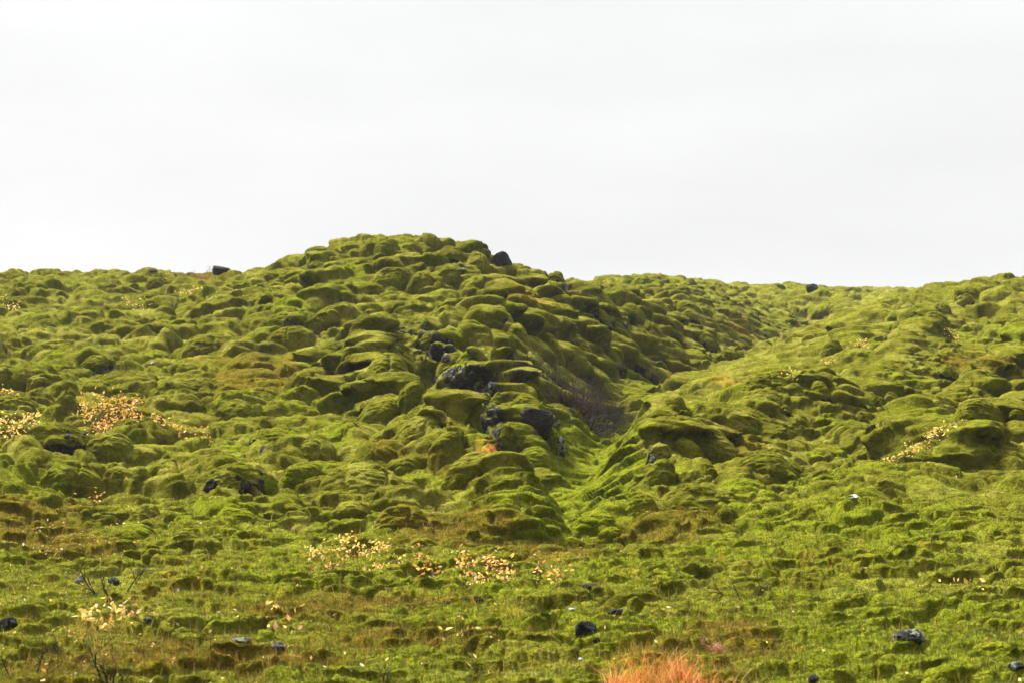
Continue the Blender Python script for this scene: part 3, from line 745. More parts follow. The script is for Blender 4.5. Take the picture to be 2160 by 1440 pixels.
G_SUM = 'moss cushions bulging round the summit'; G_FACE = 'moss cushions on the shaded back face'
G_LEFT = 'moss mounds on the left slope'; G_RIGHT = 'moss mounds on the right slope'; G_LOW = 'moss mounds along the foot of the slope'
BL = [
 # px, py, w, h, label, kwargs
 (203,768,74,50,'mossy boulder with bare lichen-spotted lava on its right, upper left slope',dict(rock=1,side=1,group=G_LEFT,mat=M_GREY)),
 (433,728,112,46,'broad olive moss mound hanging over a dark hollow, left of the heath patch',dict(group=G_LEFT,deep=1)),
 (607,716,112,54,'wide smooth moss mound just above the dark heath patch',dict(group=G_LEFT,heath_=.25)),
 (590,672,92,34,'low dark-fronted moss lobe beneath the left shoulder of the summit',dict(group=G_LEFT,heath_=.3)),
 (688,668,74,46,'steep moss bulge at the right end of the dark-fronted lobe',dict(group=G_LEFT)),
 (424,820,116,44,'long flat moss mound with black shadow under it, below the heath patch',dict(group=G_LEFT)),
 (646,795,60,34,'rounded moss knob at the right edge of the heath patch',dict(group=G_LEFT)),
 (10,800,56,58,'tall moss mound cut by the left edge of the picture',dict(group=G_LEFT)),
 (143,846,56,44,'moss hump just left of the orange-leaved willow shrub',dict(group=G_LEFT)),
 (90,800,64,30,'small moss hump in the left slope above the leafy shrubs',dict(group=G_LEFT)),
 (500,858,96,36,'moss hump with a dark front, left of the long olive lobes',dict(group=G_LEFT,heath_=.2)),
 (337,596,66,24,'dark-fronted moss hump just under the left skyline',dict(group=G_LEFT)),
 (235,600,70,22,'low moss hump on the left skyline slope',dict(group=G_LEFT)),
 (130,925,178,66,'huge overhanging moss boulder with black underside, left foreground slope',dict(rock=2,group=G_LOW,deep=.8)),  # dark face under the lip is shadow put into the colour
 (232,935,120,56,'moss shoulder running down to the right from the overhanging boulder',dict(group=G_LOW,tilt=18)),
 (30,865,90,34,'flat moss lobe above the leafy patch at the left edge',dict(group=G_LOW)),
 (575,938,118,70,'moss boulder with dark painted-shadow cave in its front',dict(rock=2,group=G_LOW)),  # the cave is shadow beneath the moss, painted as a dark face
 (655,950,90,50,'smooth moss lobe leaning on the boulder with the dark cave',dict(group=G_LOW)),
 (152,1012,152,74,'big round moss dome at the lower left',dict(group=G_LOW)),
 (250,1003,76,44,'moss dome with dark base right of the biggest lower left dome',dict(group=G_LOW)),
 (300,1000,50,38,'small moss dome at the right end of the lower left row',dict(group=G_LOW)),
 (180,1090,32,26,'little ball of moss standing alone in rusty heath',dict(group=G_LOW,deep=1)),
 (312,1080,62,36,'moss hump with a dark front, right of the little ball',dict(group=G_LOW)),
 (282,1120,112,42,'broad moss hump on the edge of the rusty heath, upper of two',dict(group=G_LOW,lime=.35)),
 (262,1155,66,38,'left half of the twin moss cushion above the bare twigs',dict(group=G_LOW)),
 (322,1160,64,32,'right half of the twin moss cushion above the bare twigs',dict(group=G_LOW)),
 (400,1122,86,24,'low grey-green moss ridge right of the broad hump',dict(group=G_LOW)),
 (505,1098,120,50,'dark green moss hump at the foot of the slope, left of centre',dict(group=G_LOW,lime=.3)),
 (500,998,130,52,'long moss boulder with overhanging dark right end',dict(rock=2,group=G_LOW,side=.6)),  # shadow under the overhang painted with the dark rock material
 (562,1022,56,46,'bright green moss hump wedged below the dark overhang',dict(group=G_LOW,lime=.8)),
 (740,1075,90,42,'moss hump with shaded front at the left foot of the big low dome',dict(group=G_LOW)),
 (850,1085,130,60,'shaded front lobe of the big low dome above the orange leaves',dict(group=G_LOW,heath_=.4)),
 (770,1010,200,66,'big low streaked moss dome in front of the central hill',dict(group=G_LOW,deep=1.0,heath_=.1)),
 (895,1150,86,42,'grey-green moss boulder just above the orange leaves',dict(group=G_LOW)),
 (850,982,86,38,'dark-fronted moss lump on top of the low streaked dome',dict(group=G_LOW,rock=1)),
 (985,982,112,42,'bright moss lobe with black shaded front, beside the hill foot',dict(group=G_LOW,lime=.3)),
 (640,1000,100,40,'flat moss shelf between the dark overhang and the streaked dome',dict(group=G_LOW,lime=.5)),
 (1255,1108,120,74,'cone-shaped bright green mound at the mouth of the gully',dict(lime=.7,deep=.8,group=G_LOW)),
 (1285,1130,60,34,'small bright mound leaning on the cone-shaped one',dict(lime=.85,group=G_LOW)),
 # centre
 (818,775,120,84,'smooth bulging moss lobe on the hill shoulder beside the rocky gully',dict(deep=.8,group=G_SUM,tilt=12)),
 (742,752,66,58,'upright moss bulge left of the biggest shoulder lobe',dict(group=G_SUM)),
 (770,690,74,50,'sunlit moss bulge above the shoulder lobes',dict(group=G_SUM)),
 (868,830,74,60,'moss lobe below the biggest shoulder lobe',dict(group=G_SUM,tilt=25)),
 (795,870,110,50,'long olive moss lobe sloping right, below the shoulder',dict(group=G_SUM,tilt=20)),
 (880,905,120,52,'smooth olive moss lobe sloping to the rocky cleft foot',dict(group=G_SUM,tilt=24)),
 (940,935,70,50,'rounded end lobe of the olive slope beside the cleft',dict(group=G_SUM,tilt=24)),
 (835,585,106,44,'big dark-fronted moss lobe across the upper hill',dict(group=G_SUM)),
 (890,592,62,36,'moss lobe right of the big dark-fronted one',dict(group=G_SUM)),
 (818,522,64,38,'moss knob on the left of the summit',dict(group=G_SUM,tilt=20)),
 (868,530,58,40,'moss knob at the centre of the summit front',dict(group=G_SUM,tilt=15)),
 (905,505,70,30,'moss cushion crowning the summit',dict(group=G_SUM)),
 (952,545,70,46,'rounded moss knob right of the summit with bare rock under it',dict(rock=1,side=.5,group=G_SUM,tilt=15)),
 (1010,552,66,38,'moss lobe between the summit knob and the black crag',dict(group=G_SUM,tilt=18)),
 (948,585,58,40,'moss cushion just under the rounded summit knob',dict(group=G_SUM,tilt=18)),
 (1172,585,52,38,'moss capped crag standing on the descending ridge line',dict(rock=1,side=1,group=G_SUM,name='lava_crag')),
 (1243,618,112,40,'longest moss cushion on the ridge line right of the capped crag',dict(group=G_FACE,tilt=18)),
 (1200,642,62,32,'plump moss cushion just under the longest ridge cushion, left',dict(group=G_FACE,tilt=10)),
 (1198,662,58,30,'plump moss cushion second down under the ridge line',dict(group=G_FACE,tilt=10)),
 (1270,668,50,34,'moss cushion with rock below, under the longest ridge cushion',dict(group=G_FACE,tilt=12,rock=1)),
 (1300,690,70,34,'moss cushion at the top of the dark notch in the back face',dict(group=G_FACE,tilt=15)),
 (1120,640,70,34,'moss cushion high on the back face under the crag',dict(group=G_FACE,tilt=22)),
 (1060,665,64,34,'moss cushion in the middle of the back face, upper row',dict(group=G_FACE,tilt=25)),
 (1100,705,66,36,'moss cushion in the middle of the back face, second row',dict(group=G_FACE,tilt=25)),
 (1165,720,60,32,'moss cushion above the bare shrub, far left of its row',dict(group=G_FACE,tilt=22)),
 (1225,725,62,32,'moss cushion above the bare shrub, centre of its row',dict(group=G_FACE,tilt=20)),
 (1130,760,64,30,'moss cushion just above the left end of the bare shrub',dict(group=G_FACE,tilt=18)),
 (1290,745,60,30,'moss cushion low on the back face near the gully floor',dict(group=G_FACE,tilt=15)),
 (1340,660,64,32,'moss cushion on the right part of the back face, upper',dict(group=G_FACE,tilt=12)),
 (1385,640,60,26,'moss cushion on the hazy ridge end, highest of its cluster',dict(group=G_FACE,tilt=8)),
 (1385,700,66,34,'moss cushion on the right part of the back face, lower',dict(group=G_FACE,tilt=10)),
 (1450,650,76,30,'long moss cushion at the ridge end, above the big round one',dict(group=G_FACE,tilt=10)),
 (1462,676,70,44,'big round moss cushion at the right end of the ridge',dict(rock=1,group=G_FACE,tilt=8)),
 (1420,730,66,36,'moss cushion at the foot of the ridge end, left of the capped rock',dict(group=G_FACE)),
 (1492,726,60,56,'round moss capped boulder with pitted rock, at the gully bend',dict(rock=1,side=.3,mat=M_GREY,group=G_FACE)),
 (1535,745,50,30,'small mossy rock right of the round capped boulder',dict(rock=1,group=G_FACE)),
 (1352,768,106,46,'low arched boulder with bare rock front on the gully floor',dict(rock=2,side=.4,group=G_RIGHT)),
 (1280,815,118,46,'arched moss lobe curling right, above the bare shrub',dict(group=G_RIGHT,tilt=10)),
 (1048,845,52,30,'mossy cap in the rocky cleft, left of the big cap',dict(rock=1,group=G_SUM)),
 (1112,852,96,42,'big moss cap roofing the bare rock wall',dict(group=G_SUM,tilt=10,heath_=.2,lime=.3)),
 (1005,880,52,40,'mossy block in the lower cleft',dict(rock=1,group=G_SUM,lime=.4)),
 (985,760,56,36,'mossy block at the top of the cleft beside bare lava',dict(rock=1,group=G_SUM,lime=.4)),
 (1020,800,44,34,'mossy block in the middle of the cleft among bare lava',dict(rock=1,group=G_SUM,lime=.4,mat=M_GREY)),
 (945,770,60,40,'dark moss lump near the head of the cleft',dict(rock=1,group=G_SUM)),
 (905,720,50,34,'moss knob under the hill shoulder at the cleft head',dict(rock=1,group=G_SUM,lime=.4)),
 (1168,914,38,24,'small moss cap on a narrow rock pillar beside the rock wall',dict(group=G_SUM)),
 (1130,965,90,50,'bright mossy boulder at the foot of the rock wall',dict(lime=.6,group=G_SUM)),
 (1075,975,70,34,'low mossy boulder left of the bright one under the rock wall',dict(lime=.6,group=G_SUM)),
 # right of the gully
 (1400,893,90,56,'round head of the knoll right of the gully, dark at its left',dict(rock=1,side=-.5,deep=.7,group=G_RIGHT,mat=M_BLACK)),
 (1475,915,170,54,'long smooth moss lobe stretching right from the knoll head',dict(deep=.6,group=G_RIGHT,tilt=3)),
 (1388,955,64,44,'moss roofed black rock with grey lichen under the knoll head',dict(rock=2,group=G_RIGHT,mat=M_GREY)),
 (1392,1000,72,50,'dark green rounded mound below the black rock',dict(group=G_RIGHT,tilt=-12)),
 (1455,945,66,34,'moss hump under the long smooth lobe',dict(group=G_RIGHT,lime=.4)),
 (1350,848,120,42,'moss lobe behind the knoll head with dark left front',dict(group=G_RIGHT,tilt=-8)),
 (1540,880,150,60,'broad tapering moss ridge behind the long lobe',dict(group=G_RIGHT,tilt=10)),
 (1620,848,116,52,'arched moss lobe with dark overhang at its right end',dict(rock=2,side=.3,group=G_RIGHT,tilt=14)),
 (1600,803,112,38,'flat moss dome with dark front beside yellow grass',dict(group=G_RIGHT)),
 (1678,824,36,22,'small dark rock with moss cap, left of two',dict(rock=1,group=G_RIGHT,mat=M_BLACK)),
 (1732,818,46,28,'small dark rock with moss cap, right of two',dict(rock=1,group=G_RIGHT,mat=M_BLACK)),
 (1480,1050,178,56,'long low moss dome on the right above the heath',dict(group=G_RIGHT,deep=.7,tilt=-5)),
 (1530,1082,66,32,'moss hump with dark hollow, right of the heath patch',dict(group=G_RIGHT,rock=1)),
 (1350,1062,90,42,'moss lobe right of the cone-shaped mound',dict(group=G_RIGHT,tilt=-14)),
 (1620,975,130,46,'streaked moss dome right of the gully, mid height',dict(group=G_RIGHT)),
 (1700,1076,54,28,'brown-green moss hump among lime patches on the right',dict(group=G_RIGHT,heath_=.4)),
 (1865,1024,58,38,'dark peaked boulder with moss sides, lower right slope',dict(rock=1,side=-.4,group=G_RIGHT,mat=M_BLACK)),
 (1870,1000,80,24,'flat moss hump behind the dark peaked boulder',dict(group=G_RIGHT)),
 (1915,832,40,30,'moss capped knob like a mushroom on the right slope',dict(rock=1,group=G_RIGHT,mat=M_BLACK)),
 (1880,838,44,24,'dark hollow-fronted hump left of the mushroom knob',dict(rock=1,group=G_RIGHT,mat=M_BLACK)),
 (2000,786,60,34,'moss boulder with large dark front, right slope',dict(rock=2,side=-.4,group=G_RIGHT,tilt=-20)),
 (2062,875,130,60,'long moss ridge falling left with black lower side',dict(group=G_RIGHT,tilt=-24,deep=.6)),
 (2148,882,44,36,'dark pitted rock under moss at the right edge',dict(rock=1,group=G_RIGHT,mat=M_GREY)),
 (2030,632,50,26,'dark lava outcrop with thin moss below the right skyline',dict(rock=1,group=G_RIGHT)),
 (1990,650,50,20,'moss knob just left of the skyline outcrop',dict(group=G_RIGHT,tilt=-20)),
 (1932,655,38,18,'dark pitted rock in the row on the right slope crest',dict(rock=1,group=G_RIGHT,mat=M_GREY)),
 (1890,665,60,20,'moss cushion at the left end of the row on the right crest',dict(group=G_RIGHT,heath_=.2)),
 (1975,668,56,22,'moss cushion at the right end of the row on the right crest',dict(group=G_RIGHT)),
 (2125,581,40,18,'mossy knob on the right skyline',dict(rock=1,group=G_RIGHT)),
 (1752,735,60,34,'dark-sided moss bulge on the left edge of the right slope',dict(group=G_RIGHT,tilt=-38)),
 (1620,706,50,20,'far grey boulder under thin moss in the gully head',dict(rock=1)),
 (1640,602,40,10,'low mossy bump on the far skyline left of the jagged outcrop',dict()),
 (1355,592,60,20,'rounded mossy top on the skyline right of the saddle',dict()),
 (560,1346,64,46,'small dark green moss covered boulder beside a grey lichen stone',dict(lime=.5,heath_=.2,deep=.9)),
 (240,1262,48,20,'small dark moss hump above the brightest yellow leaves',dict(heath_=.3)),
 (2086,1396,128,84,'big dark green mossy boulder in the lower right corner',dict(lime=.45,heath_=.3,deep=.8)),
 (1985,1425,110,50,'mossy boulder in front of the corner boulder, bottom edge',dict(lime=.5,rock=1,side=.5)),
 (1520,1395,54,34,'dark moss hump right of the orange grass tuft',dict(heath_=.5)),
]
for q in BL:
    boulder(*q[:5], **q[5])
ST = [
 (1058,549,46,32,'black lava crag jutting from the right of the summit ridge',M_BLACK,dict(name='lava_crag',cat='rock',sub=5)),
 (465,572,40,22,'black lava knob on the left skyline beside the rusty shrub',M_BLACK,dict(name='lava_crag')),
 (322,572,20,10,'tiny dark stone on the left skyline',M_BLACK,{}),
 (1712,607,26,18,'small jagged dark outcrop on the far skyline',M_BLACK,dict(name='lava_crag')),
 (12,1316,46,34,'blue-black rock at the left edge of the foreground',M_BLACK,{}),
 (168,1224,20,18,'small grey rock among yellow leaves left of the bare twigs',M_GREY,{}),
 (240,1225,26,16,'small dark rock behind the bare twigs',M_ROCK,{}),
 (586,1363,42,22,'grey lichen spotted stone leaning on the small mossy boulder',M_GREY,{}),
 (506,1350,46,14,'flat blue-grey stone left of the small mossy boulder',M_GREY,{}),
 (1236,1326,52,34,'black angular rock in the foreground moss, largest of the black ones',M_BLACK,{}),
 (1258,1349,22,12,'black lump standing in for a dark hole at the right foot of the largest black rock',M_BLACK,{}),  # added black lump imitating a shadowed hole in the moss
 (1300,1289,34,13,'flat black stone up and right of the largest black rock',M_BLACK,{}),
 (1010,1263,26,10,'flat dark stone in the moss below the orange leaves',M_BLACK,{}),
 (943,1269,20,9,'dark stone left of the flat one below the orange leaves',M_BLACK,{}),
 (1245,1237,36,14,'dark low stone right of the orange leaf patch',M_ROCK,{}),
 (1920,1338,72,28,'flat rock mottled with pale lichen, lower right foreground',M_GREY,{}),
 (1716,1430,24,20,'small grey stone at the bottom edge left of the corner',M_GREY,{}),
 (2144,1404,36,20,'grey stone lodged in the corner boulder at the right edge',M_GREY,{}),
 (312,1306,20,12,'small blue-grey stone right of the brightest yellow leaves',M_GREY,{}),
 (1800,1047,28,8,'whitish flat stone on the right slope foot',M_PALE,{}),
 (1205,1284,18,6,'tiny white stone above the largest black rock',M_PALE,{}),
 (1418,1291,19,8,'white stone up and right of the orange grass tuft',M_PALE,{}),
 (1225,1389,12,7,'tiny white stone left of the orange grass tuft',M_PALE,{}),
 (322,765,10,6,'tiny white stone on the upper left slope',M_PALE,{}),
 (1060,925,26,40,'grey upright rock at the foot of the cleft',M_GREY,{}),
 (1185,942,22,44,'narrow grey rock pillar beneath the small moss cap',M_GREY,{}),
 (1030,635,24,10,'pale grey slab showing through moss on the upper back face',M_PALE,{}),
 (1010,812,26,18,'lichen grey stone in the cleft, left of two',M_GREY,{}),
 (1040,815,24,22,'lichen grey stone in the cleft, right of two',M_GREY,{}),
]
for q in ST: stone(*q[:6], **q[6])
# the bare wall under the big moss cap
ctr, rx, rz = place(1132, 890, 84, 72)
co, fc = lump(ctr + np.array([0, .05, 0]), rx, rx * .7, rz, 5, 0, rough=.10, rocky_=True)
tag(mesh_obj('rock_wall', co, fc, rock_material('smooth_lava', (.010, .008, .008), (.040, .030, .027), .80), loc=ctr - np.array([0, 0, rz])), 'smooth dark brown rock wall under the big moss cap', 'rock')

# ------------------------------------------------------------------ shrubs
def grow(base, height, spread, nstem, depth=3, r0=0.006, kink=0.35, upb=0.5):
    segs, tips = [], []
    def br(p, d, L, r, dep):
        k = 3
        for i in range(k):
            d2 = d + rng.normal(size=3) * kink * 0.5; d2[2] += upb * 0.12; d2 /= np.linalg.norm(d2)
            q = p + d2 * L / k; r2 = r * 0.85
            segs.append((p, r, q, r2)); p, d, r = q, d2, r2
            if dep > 0 and (i > 0 or rng.random() < 0.5):
                s_ = rng.normal(size=3); s_ -= d * (s_ @ d); s_ /= np.linalg.norm(s_)
                br(p, (d * 0.7 + s_ * 0.75), L * rng.uniform(0.5, 0.75), r * 0.7, dep - 1)
            if dep <= 1: tips.append(p)
        tips.append(p)
    for i in range(nstem):
        a = rng.uniform(0, 2 * math.pi); s_ = rng.uniform(0.1, 1) ** 0.7
        d = np.array([math.cos(a) * s_ * spread, math.sin(a) * s_ * spread * 0.7, rng.uniform(0.5, 1.0)]); d /= np.linalg.norm(d)
        off = np.array([math.cos(a), math.sin(a), 0]) * s_ * spread * height * 0.5
        b0 = base + off; g = gpoint(b0[0], b0[1]); b0[2] = g[2] - 0.02
        segs.append((base + np.array([0, 0, -0.03]), r0, b0, r0))     # creeping root
        br(b0, d, height * rng.uniform(0.5, 0.8), r0, depth)
    return segs, np.array(tips)
def shrub(px, py, w, h, label, nstem, depth=3, leaves=0, leaf=0.035, cols_=None, bark=(0.022, 0.014, 0.010), r0=0.006, name='bare_shrub', group=None, upb=0.5):
    p, k, c = hit(px, py + h * 0.45)
    s_ = p[1] / F; H = h * s_ * (0.75 if leaves else 1.0); Wd = w * s_
    segs, tips = grow(p, H * 1.0, Wd / max(H, 1e-3) * 0.75, nstem, depth, r0, upb=upb)
    t = empty(name, p, label, 'shrub', group)
    V_, fc = tube_net(segs)
    bt = np.array(bark) * rng.uniform(0.6, 1.6, (len(segs), 1))
    mesh_obj('branches', V_, fc, M_TWIG, t, smooth=False, tint=rep(bt, 8))
    if leaves:
        idx = rng.integers(0, len(tips), leaves)
        lp = tips[idx] + rng.normal(size=(leaves, 3)) * leaf * 0.9
        V_, fc = leaf_net(lp, leaf, up=0.3)
        cs = np.array(cols_)[rng.integers(0, len(cols_), leaves)] * rng.uniform(0.7, 1.15, (leaves, 1))
        mesh_obj('leaves', V_, fc, M_LEAF, t, smooth=False, tint=rep(cs, 5))
    return t
OR = [(0.85, 0.48, 0.09), (0.88, 0.60, 0.16), (0.78, 0.36, 0.07), (0.88, 0.58, 0.22), (0.60, 0.26, 0.06)]
YE = [(0.88, 0.60, 0.14), (0.85, 0.52, 0.10), (0.80, 0.62, 0.22)]
PK = [(0.78, 0.46, 0.24), (0.85, 0.60, 0.34), (0.62, 0.26, 0.10), (0.85, 0.60, 0.18), (0.85, 0.55, 0.12)]
RD = [(0.30, 0.08, 0.04), (0.22, 0.07, 0.045), (0.40, 0.16, 0.08)]
GB = 'bare twiggy shrubs in the foreground'; GO = 'low willow shrubs with orange leaves'
shrub(1205,826,200,76,'large bare purple-brown shrub filling the hollow at the foot of the back face',120,4,r0=.009)
shrub(1205,805,60,66,'tall thin bare stems rising out of the back of the large bare shrub',7,3,r0=.006)
shrub(245,1208,150,96,'widest bare twig shrub, standing above the yellow and pink leaves',6,3,r0=.0055,group=GB,bark=(.02,.013,.012))
shrub(240,1385,100,100,'small bare tree-like shrub near the bottom left',3,3,r0=.006,group=GB,bark=(.02,.013,.012))
shrub(60,1380,110,90,'faint bare shrub in the bottom left corner',4,3,r0=.0035,group=GB)
shrub(1556,1222,90,72,'bare gnarled twig shrub in bright moss right of centre',5,3,r0=.005,group=GB,bark=(.03,.018,.012))
shrub(1450,1215,50,50,'small bare twig left of the gnarled one',2,2,r0=.004,group=GB)
shrub(800,1415,40,62,'forked bare twig at the bottom, left of centre',2,2,r0=.005,group=GB)
shrub(655,1400,26,60,'single crooked bare twig at the bottom',1,2,r0=.004,group=GB)
shrub(2010,1420,30,40,'thin bare twig at the bottom right',1,2,r0=.004,group=GB)
shrub(430,577,100,22,'rusty red shrub on the left skyline beside the black knob',40,3,leaves=700,leaf=.03,cols_=RD,bark=(.10,.04,.03),name='rusty_shrub')
WL = [
 (232,838,120,56,'orange-leaved willow ring of twigs on the left slope',16,260,OR),
 (235,885,130,30,'orange-leaved willow low in front of the ring of twigs',14,170,OR),
 (340,888,80,20,'thin spread of orange leaves right of the leafy ring',8,80,OR),
 (34,886,74,34,'dense pale orange leafy shrub at the left edge',14,190,YE),
 (12,832,60,26,'sparse orange leafy shrub above the dense one at the left edge',8,50,OR),
 (400,615,70,14,'yellow leafed shrub just below the left skyline',8,70,YE),
 (290,640,70,16,'yellow leafed shrub on the upper left slope, farther left',8,60,YE),
 (14,634,44,14,'yellow leafed shrub at the left edge near the skyline',6,50,YE),
 (772,1150,96,46,'orange leafed shrub below the hill foot, tall part at its left',11,110,YE),
 (690,1160,70,34,'small orange leafed shrub left of the tall leafy one',6,40,YE),
 (820,1180,120,30,'low orange leafed shrub in front of the grey-green boulder',9,60,OR),
 (905,1180,70,34,'orange leafed shrub just right of the grey-green boulder',6,40,OR),
 (1015,1180,80,44,'bright orange leafed shrub at the centre of the leaf band',10,90,OR),
 (1020,1215,110,30,'dense low orange leaves under the central leafy shrub',10,90,PK),
 (1160,1205,60,38,'orange leafed shrub at the right end of the leaf band',7,45,OR),
 (660,1200,110,22,'thin pinkish leafed shrub left in the leaf band',6,30,PK),
 (1980,918,60,34,'yellow leafed shrub on the right slope, upper of two',9,80,YE),
 (1908,955,70,34,'yellow leafed shrub on the right slope, lower of two',9,80,YE),
 (1805,718,44,22,'tiny yellow leafed shrub on the edge of the right slope',6,40,YE),
 (2000,700,44,14,'small yellow leafed shrub high on the right slope',5,35,YE),
 (2130,706,60,12,'yellow leafed shrub at the right edge high on the slope',5,40,YE),
 (1655,798,30,16,'few yellow leaves on thin stems in the gully',4,18,YE),
 (2012,1222,34,24,'sprig of pale orange leaves in lime moss at right',3,12,YE),
 (2070,1228,34,20,'second sprig of pale orange leaves, closer to the right edge',3,12,YE),
 (1745,760,40,10,'few orange leaves on the gully side of the right slope',4,16,OR),
 (432,918,24,22,'red-orange sprig on lime moss in the left slope',3,16,RD+OR),
 (190,1050,50,30,'orange sprig at the foot of the lower left domes',4,16,OR),
 (208,1300,44,40,'brightest clump of large yellow leaves at the lower left',3,26,YE),
 (164,1306,26,24,'two pale yellow leaves left of the brightest clump',2,5,YE),
 (240,1275,60,20,'pinkish leaf rosette under the widest bare shrub',3,24,PK),
 (578,1276,44,34,'scattered yellow leaves on thin stems, left of centre foreground',3,9,YE),
 (615,1312,34,26,'pale pink and orange leaf clump, left of centre foreground',3,12,PK),
 (648,1305,14,20,'single upright yellow leaf sprig beside the pink clump',1,3,YE),
 (985,1312,26,32,'upright yellow leaf sprig in the centre foreground',2,9,YE),
 (1020,1298,40,16,'two separate yellow leaves right of the upright sprig',2,4,YE),
 (1015,1392,20,16,'small yellow sprig near the bottom centre',1,5,YE),
 (95,1425,60,20,'orange leaves at the bottom left edge',3,10,OR),
]
for px, py, w, h, lab, ns, nl, cc in WL:
    D_ = hit(px, py + h * .45)[0][1]
    shrub(px, py, w, h, lab, int(ns * 1.7) if nl > 12 else ns, 2, leaves=int(nl * 1.5) if nl > 12 else nl, leaf=0.055 if D_ < 9.8 else 0.040 if D_ < 14 else 0.048, cols_=cc, r0=.003 if D_ < 14 else .004, name='willow_shrub', group=GO, bark=(.06,.03,.015), upb=.7)

# ------------------------------------------------------------------ grasses
def blades(bx, h, lean, wid, cols_, jitter=0.25):
    """curved two-segment blades rooted at bx (n,3)"""
    n_ = len(bx); a = rng.uniform(0, 2 * math.pi, n_)
    side = np.stack([np.cos(a), np.sin(a), np.zeros(n_)], 1) * (wid / 2)[:, None] if np.ndim(wid) else np.stack([np.cos(a), np.sin(a), np.zeros(n_)], 1) * wid / 2
    l = rng.normal(size=(n_, 3)) * lean; l[:, 2] = 0
    m = bx + l * h[:, None] * 0.35 + np.array([0, 0, 1.]) * (h * 0.6)[:, None]
    tip = bx + l * h[:, None] + np.array([0, 0, 1.]) * h[:, None]
    V_ = np.stack([bx - side, bx + side, m + side * 0.7, m - side * 0.7, tip], 1).reshape(-1, 3)
    b = np.arange(n_)[:, None] * 5
    fc = (b + np.array([[0, 1, 2]]), b + np.array([[0, 2, 3]]), b + np.array([[3, 2, 4]]))
    return V_, np.concatenate(fc), rep(cols_, 5)
def tuft(px, py, w, h, n_, label, pal, lean=0.22):
    p, k, c = hit(px, py + h * 0.48)
    s_ = p[1] / F; Wd = w * s_ / 2; H = h * s_
    nc_ = max(5, int(w / 9)); ca_ = rng.uniform(0, 2 * math.pi, nc_); cr_ = rng.uniform(0, 1, nc_) ** 0.6; ch_ = rng.uniform(0.35, 1.0, nc_) * (1.1 - 0.6 * cr_)
    pick = rng.integers(0, nc_, n_)
    r = cr_[pick]
    bx = np.stack([p[0] + cr_[pick] * np.cos(ca_[pick]) * Wd + rng.normal(size=n_) * Wd * 0.16, p[1] + cr_[pick] * np.sin(ca_[pick]) * Wd * 0.7 + rng.normal(size=n_) * Wd * 0.10, np.zeros(n_)], 1)
    for i in range(n_): bx[i, 2] = gpoint(bx[i, 0], bx[i, 1])[2] - 0.01
    hh = H * rng.uniform(0.15, 1.0, n_) ** 1.2 * ch_[pick] * 1.15
    cs = np.array(pal)[rng.integers(0, len(pal), n_)] * rng.uniform(0.6, 1.2, (n_, 1))
    V_, fc, tt = blades(bx, hh, lean * 2.0, 0.0042, cs)
    return tag(mesh_obj('grass_tuft', V_, fc, M_BLADE, smooth=False, tint=tt, loc=p), label, 'grass tuft')
RUST = [(0.70, 0.20, 0.025), (0.74, 0.26, 0.04), (0.78, 0.38, 0.12), (0.55, 0.13, 0.02), (0.76, 0.34, 0.16), (0.50, 0.28, 0.07)]
tuft(1425, 1394, 240, 140, 1500, 'large rust-orange grass tuft at the bottom edge right of centre', RUST)
tuft(1315, 1420, 100, 90, 600, 'thin rust-orange grass tuft left of the large one', RUST)
tuft(1500, 1350, 60, 50, 260, 'pinkish dry grass tuft behind the right side of the large one', [(0.72,.40,.28),(.6,.3,.2),(.5,.25,.12)])
tuft(1032, 935, 60, 30, 500, 'rusty grass tuft along the foot of the cleft', RUST)
tuft(1130, 1168, 80, 16, 240, 'short orange grass tuft above the right end of the leaf band', [(.55,.30,.08),(.5,.2,.05)])

def scatter(n_, Dmin, Dmax, thr, hmin, hmax, wid, pal, name, label, lean=0.35, dens=None, power=1.0):
    px = rng.uniform(-60, 2220, n_); D_ = 1 / rng.uniform(1 / Dmax, 1 / Dmin, n_)
    ci = np.clip(np.searchsorted(cols, px), 0, NC - 1); ri = np.clip(np.searchsorted(rows, D_), 0, NR - 1)
    m = dens[ri, ci] > rng.uniform(0, 1, n_)
    ci, ri = ci[m], ri[m]; bx = W[ri, ci].astype(float); bx += rng.normal(size=bx.shape) * np.array([.006, .006, 0]); bx[:, 2] -= 0.004
    k = len(bx); hh = rng.uniform(hmin, hmax, k)
    cs = np.array(pal)[rng.integers(0, len(pal), k)] * rng.uniform(0.6, 1.25, (k, 1))
    V_, fc, tt = blades(bx, hh, lean, wid * bx[:, 1] / 9, cs)
    me = bpy.data.meshes.new(name)
    me.vertices.add(len(V_)); me.vertices.foreach_set('co', V_.astype(f32).ravel())
    me.loops.add(fc.size); me.loops.foreach_set('vertex_index', fc.astype(np.int32).ravel())
    me.polygons.add(len(fc)); me.polygons.foreach_set('loop_start', np.arange(0, fc.size, 3, dtype=np.int32)); me.update(calc_edges=True)
    ca = me.color_attributes.new('tint', 'FLOAT_COLOR', 'POINT')
    ca.data.foreach_set('color', np.concatenate([tt, np.ones((len(tt), 1))], 1).astype(f32).ravel())
    me.materials.append(M_BLADE); o = bpy.data.objects.new(name, me); COL.objects.link(o)
    print(name, k); return tag(o, label, None, None, 'stuff')
fore = (1 - sstep(Y, 13, 17)).astype(f32)
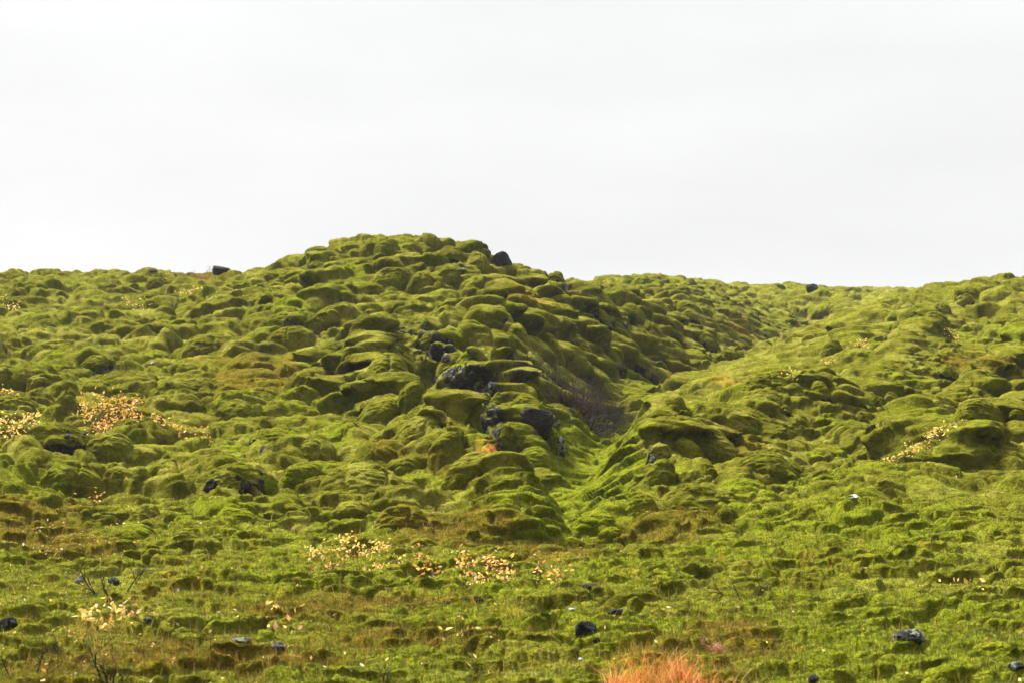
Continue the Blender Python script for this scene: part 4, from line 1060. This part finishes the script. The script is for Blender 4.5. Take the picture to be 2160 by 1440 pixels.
scatter(260000, 6.2, 16, 0, .012, .038, .0035, [(.08,.10,.008),(.12,.14,.011),(.055,.065,.009),(.15,.17,.02),(.11,.13,.009)], 'moss_shoots',
        'short green moss shoots standing up from the foreground cushions', dens=np.clip(fore * (0.35 + 0.65 * Li), 0, 1))
scatter(120000, 6.2, 20, 0, .02, .06, .0035, [(.24,.13,.03),(.13,.10,.02),(.30,.18,.04),(.10,.08,.012),(.26,.08,.02)], 'heath_grass',
        'brown and rusty heath grass in patches over the foreground', dens=np.clip(He * 1.0 * (0.3 + 0.7 * fore), 0, 1) ** 1.5)
scatter(30000, 6.2, 15, 0, .03, .10, .0028, [(.42,.30,.08),(.50,.30,.10),(.36,.18,.04)], 'dry_grass',
        'sparse straw-coloured grass stems over the foreground', dens=np.clip(fore * (0.15 + 0.85 * St), 0, 1), lean=.3)
# fallen leaves
def litter():
    n_ = 9000
    px = rng.uniform(-40, 2200, n_); D_ = 1 / rng.uniform(1 / 15.5, 1 / 6.6, n_)
    ci = np.clip(np.searchsorted(cols, px), 0, NC - 1); ri = np.clip(np.searchsorted(rows, D_), 0, NR - 1)
    pyv = PYf[ri, ci]
    d = 0.05 + 0.9 * np.exp(-((px - 130) / 160) ** 2 - ((pyv - 1130) / 50) ** 2) + 0.55 * np.exp(-((px - 900) / 260) ** 2 - ((pyv - 1190) / 35) ** 2) + 0.25 * np.exp(-((px - 150) / 200) ** 2 - ((pyv - 1290) / 90) ** 2)
    m = d > rng.uniform(0, 1, n_); ci, ri = ci[m], ri[m]
    bx = W[ri, ci].astype(float) + np.array([0, 0, .012])
    V_, fc = leaf_net(bx, 0.028, up=0.1)
    pal = np.array(PK + [(0.62, 0.30, 0.08), (0.80, 0.62, 0.45)])
    cs = pal[rng.integers(0, len(pal), len(bx))] * rng.uniform(0.6, 1.1, (len(bx), 1))
    o = mesh_obj('fallen_leaves', V_, fc, M_LEAF, smooth=False, tint=rep(cs, 5)); print('litter', len(bx))
    tag(o, 'pink and orange fallen leaves scattered over the foreground moss', None, None, 'stuff')
litter()
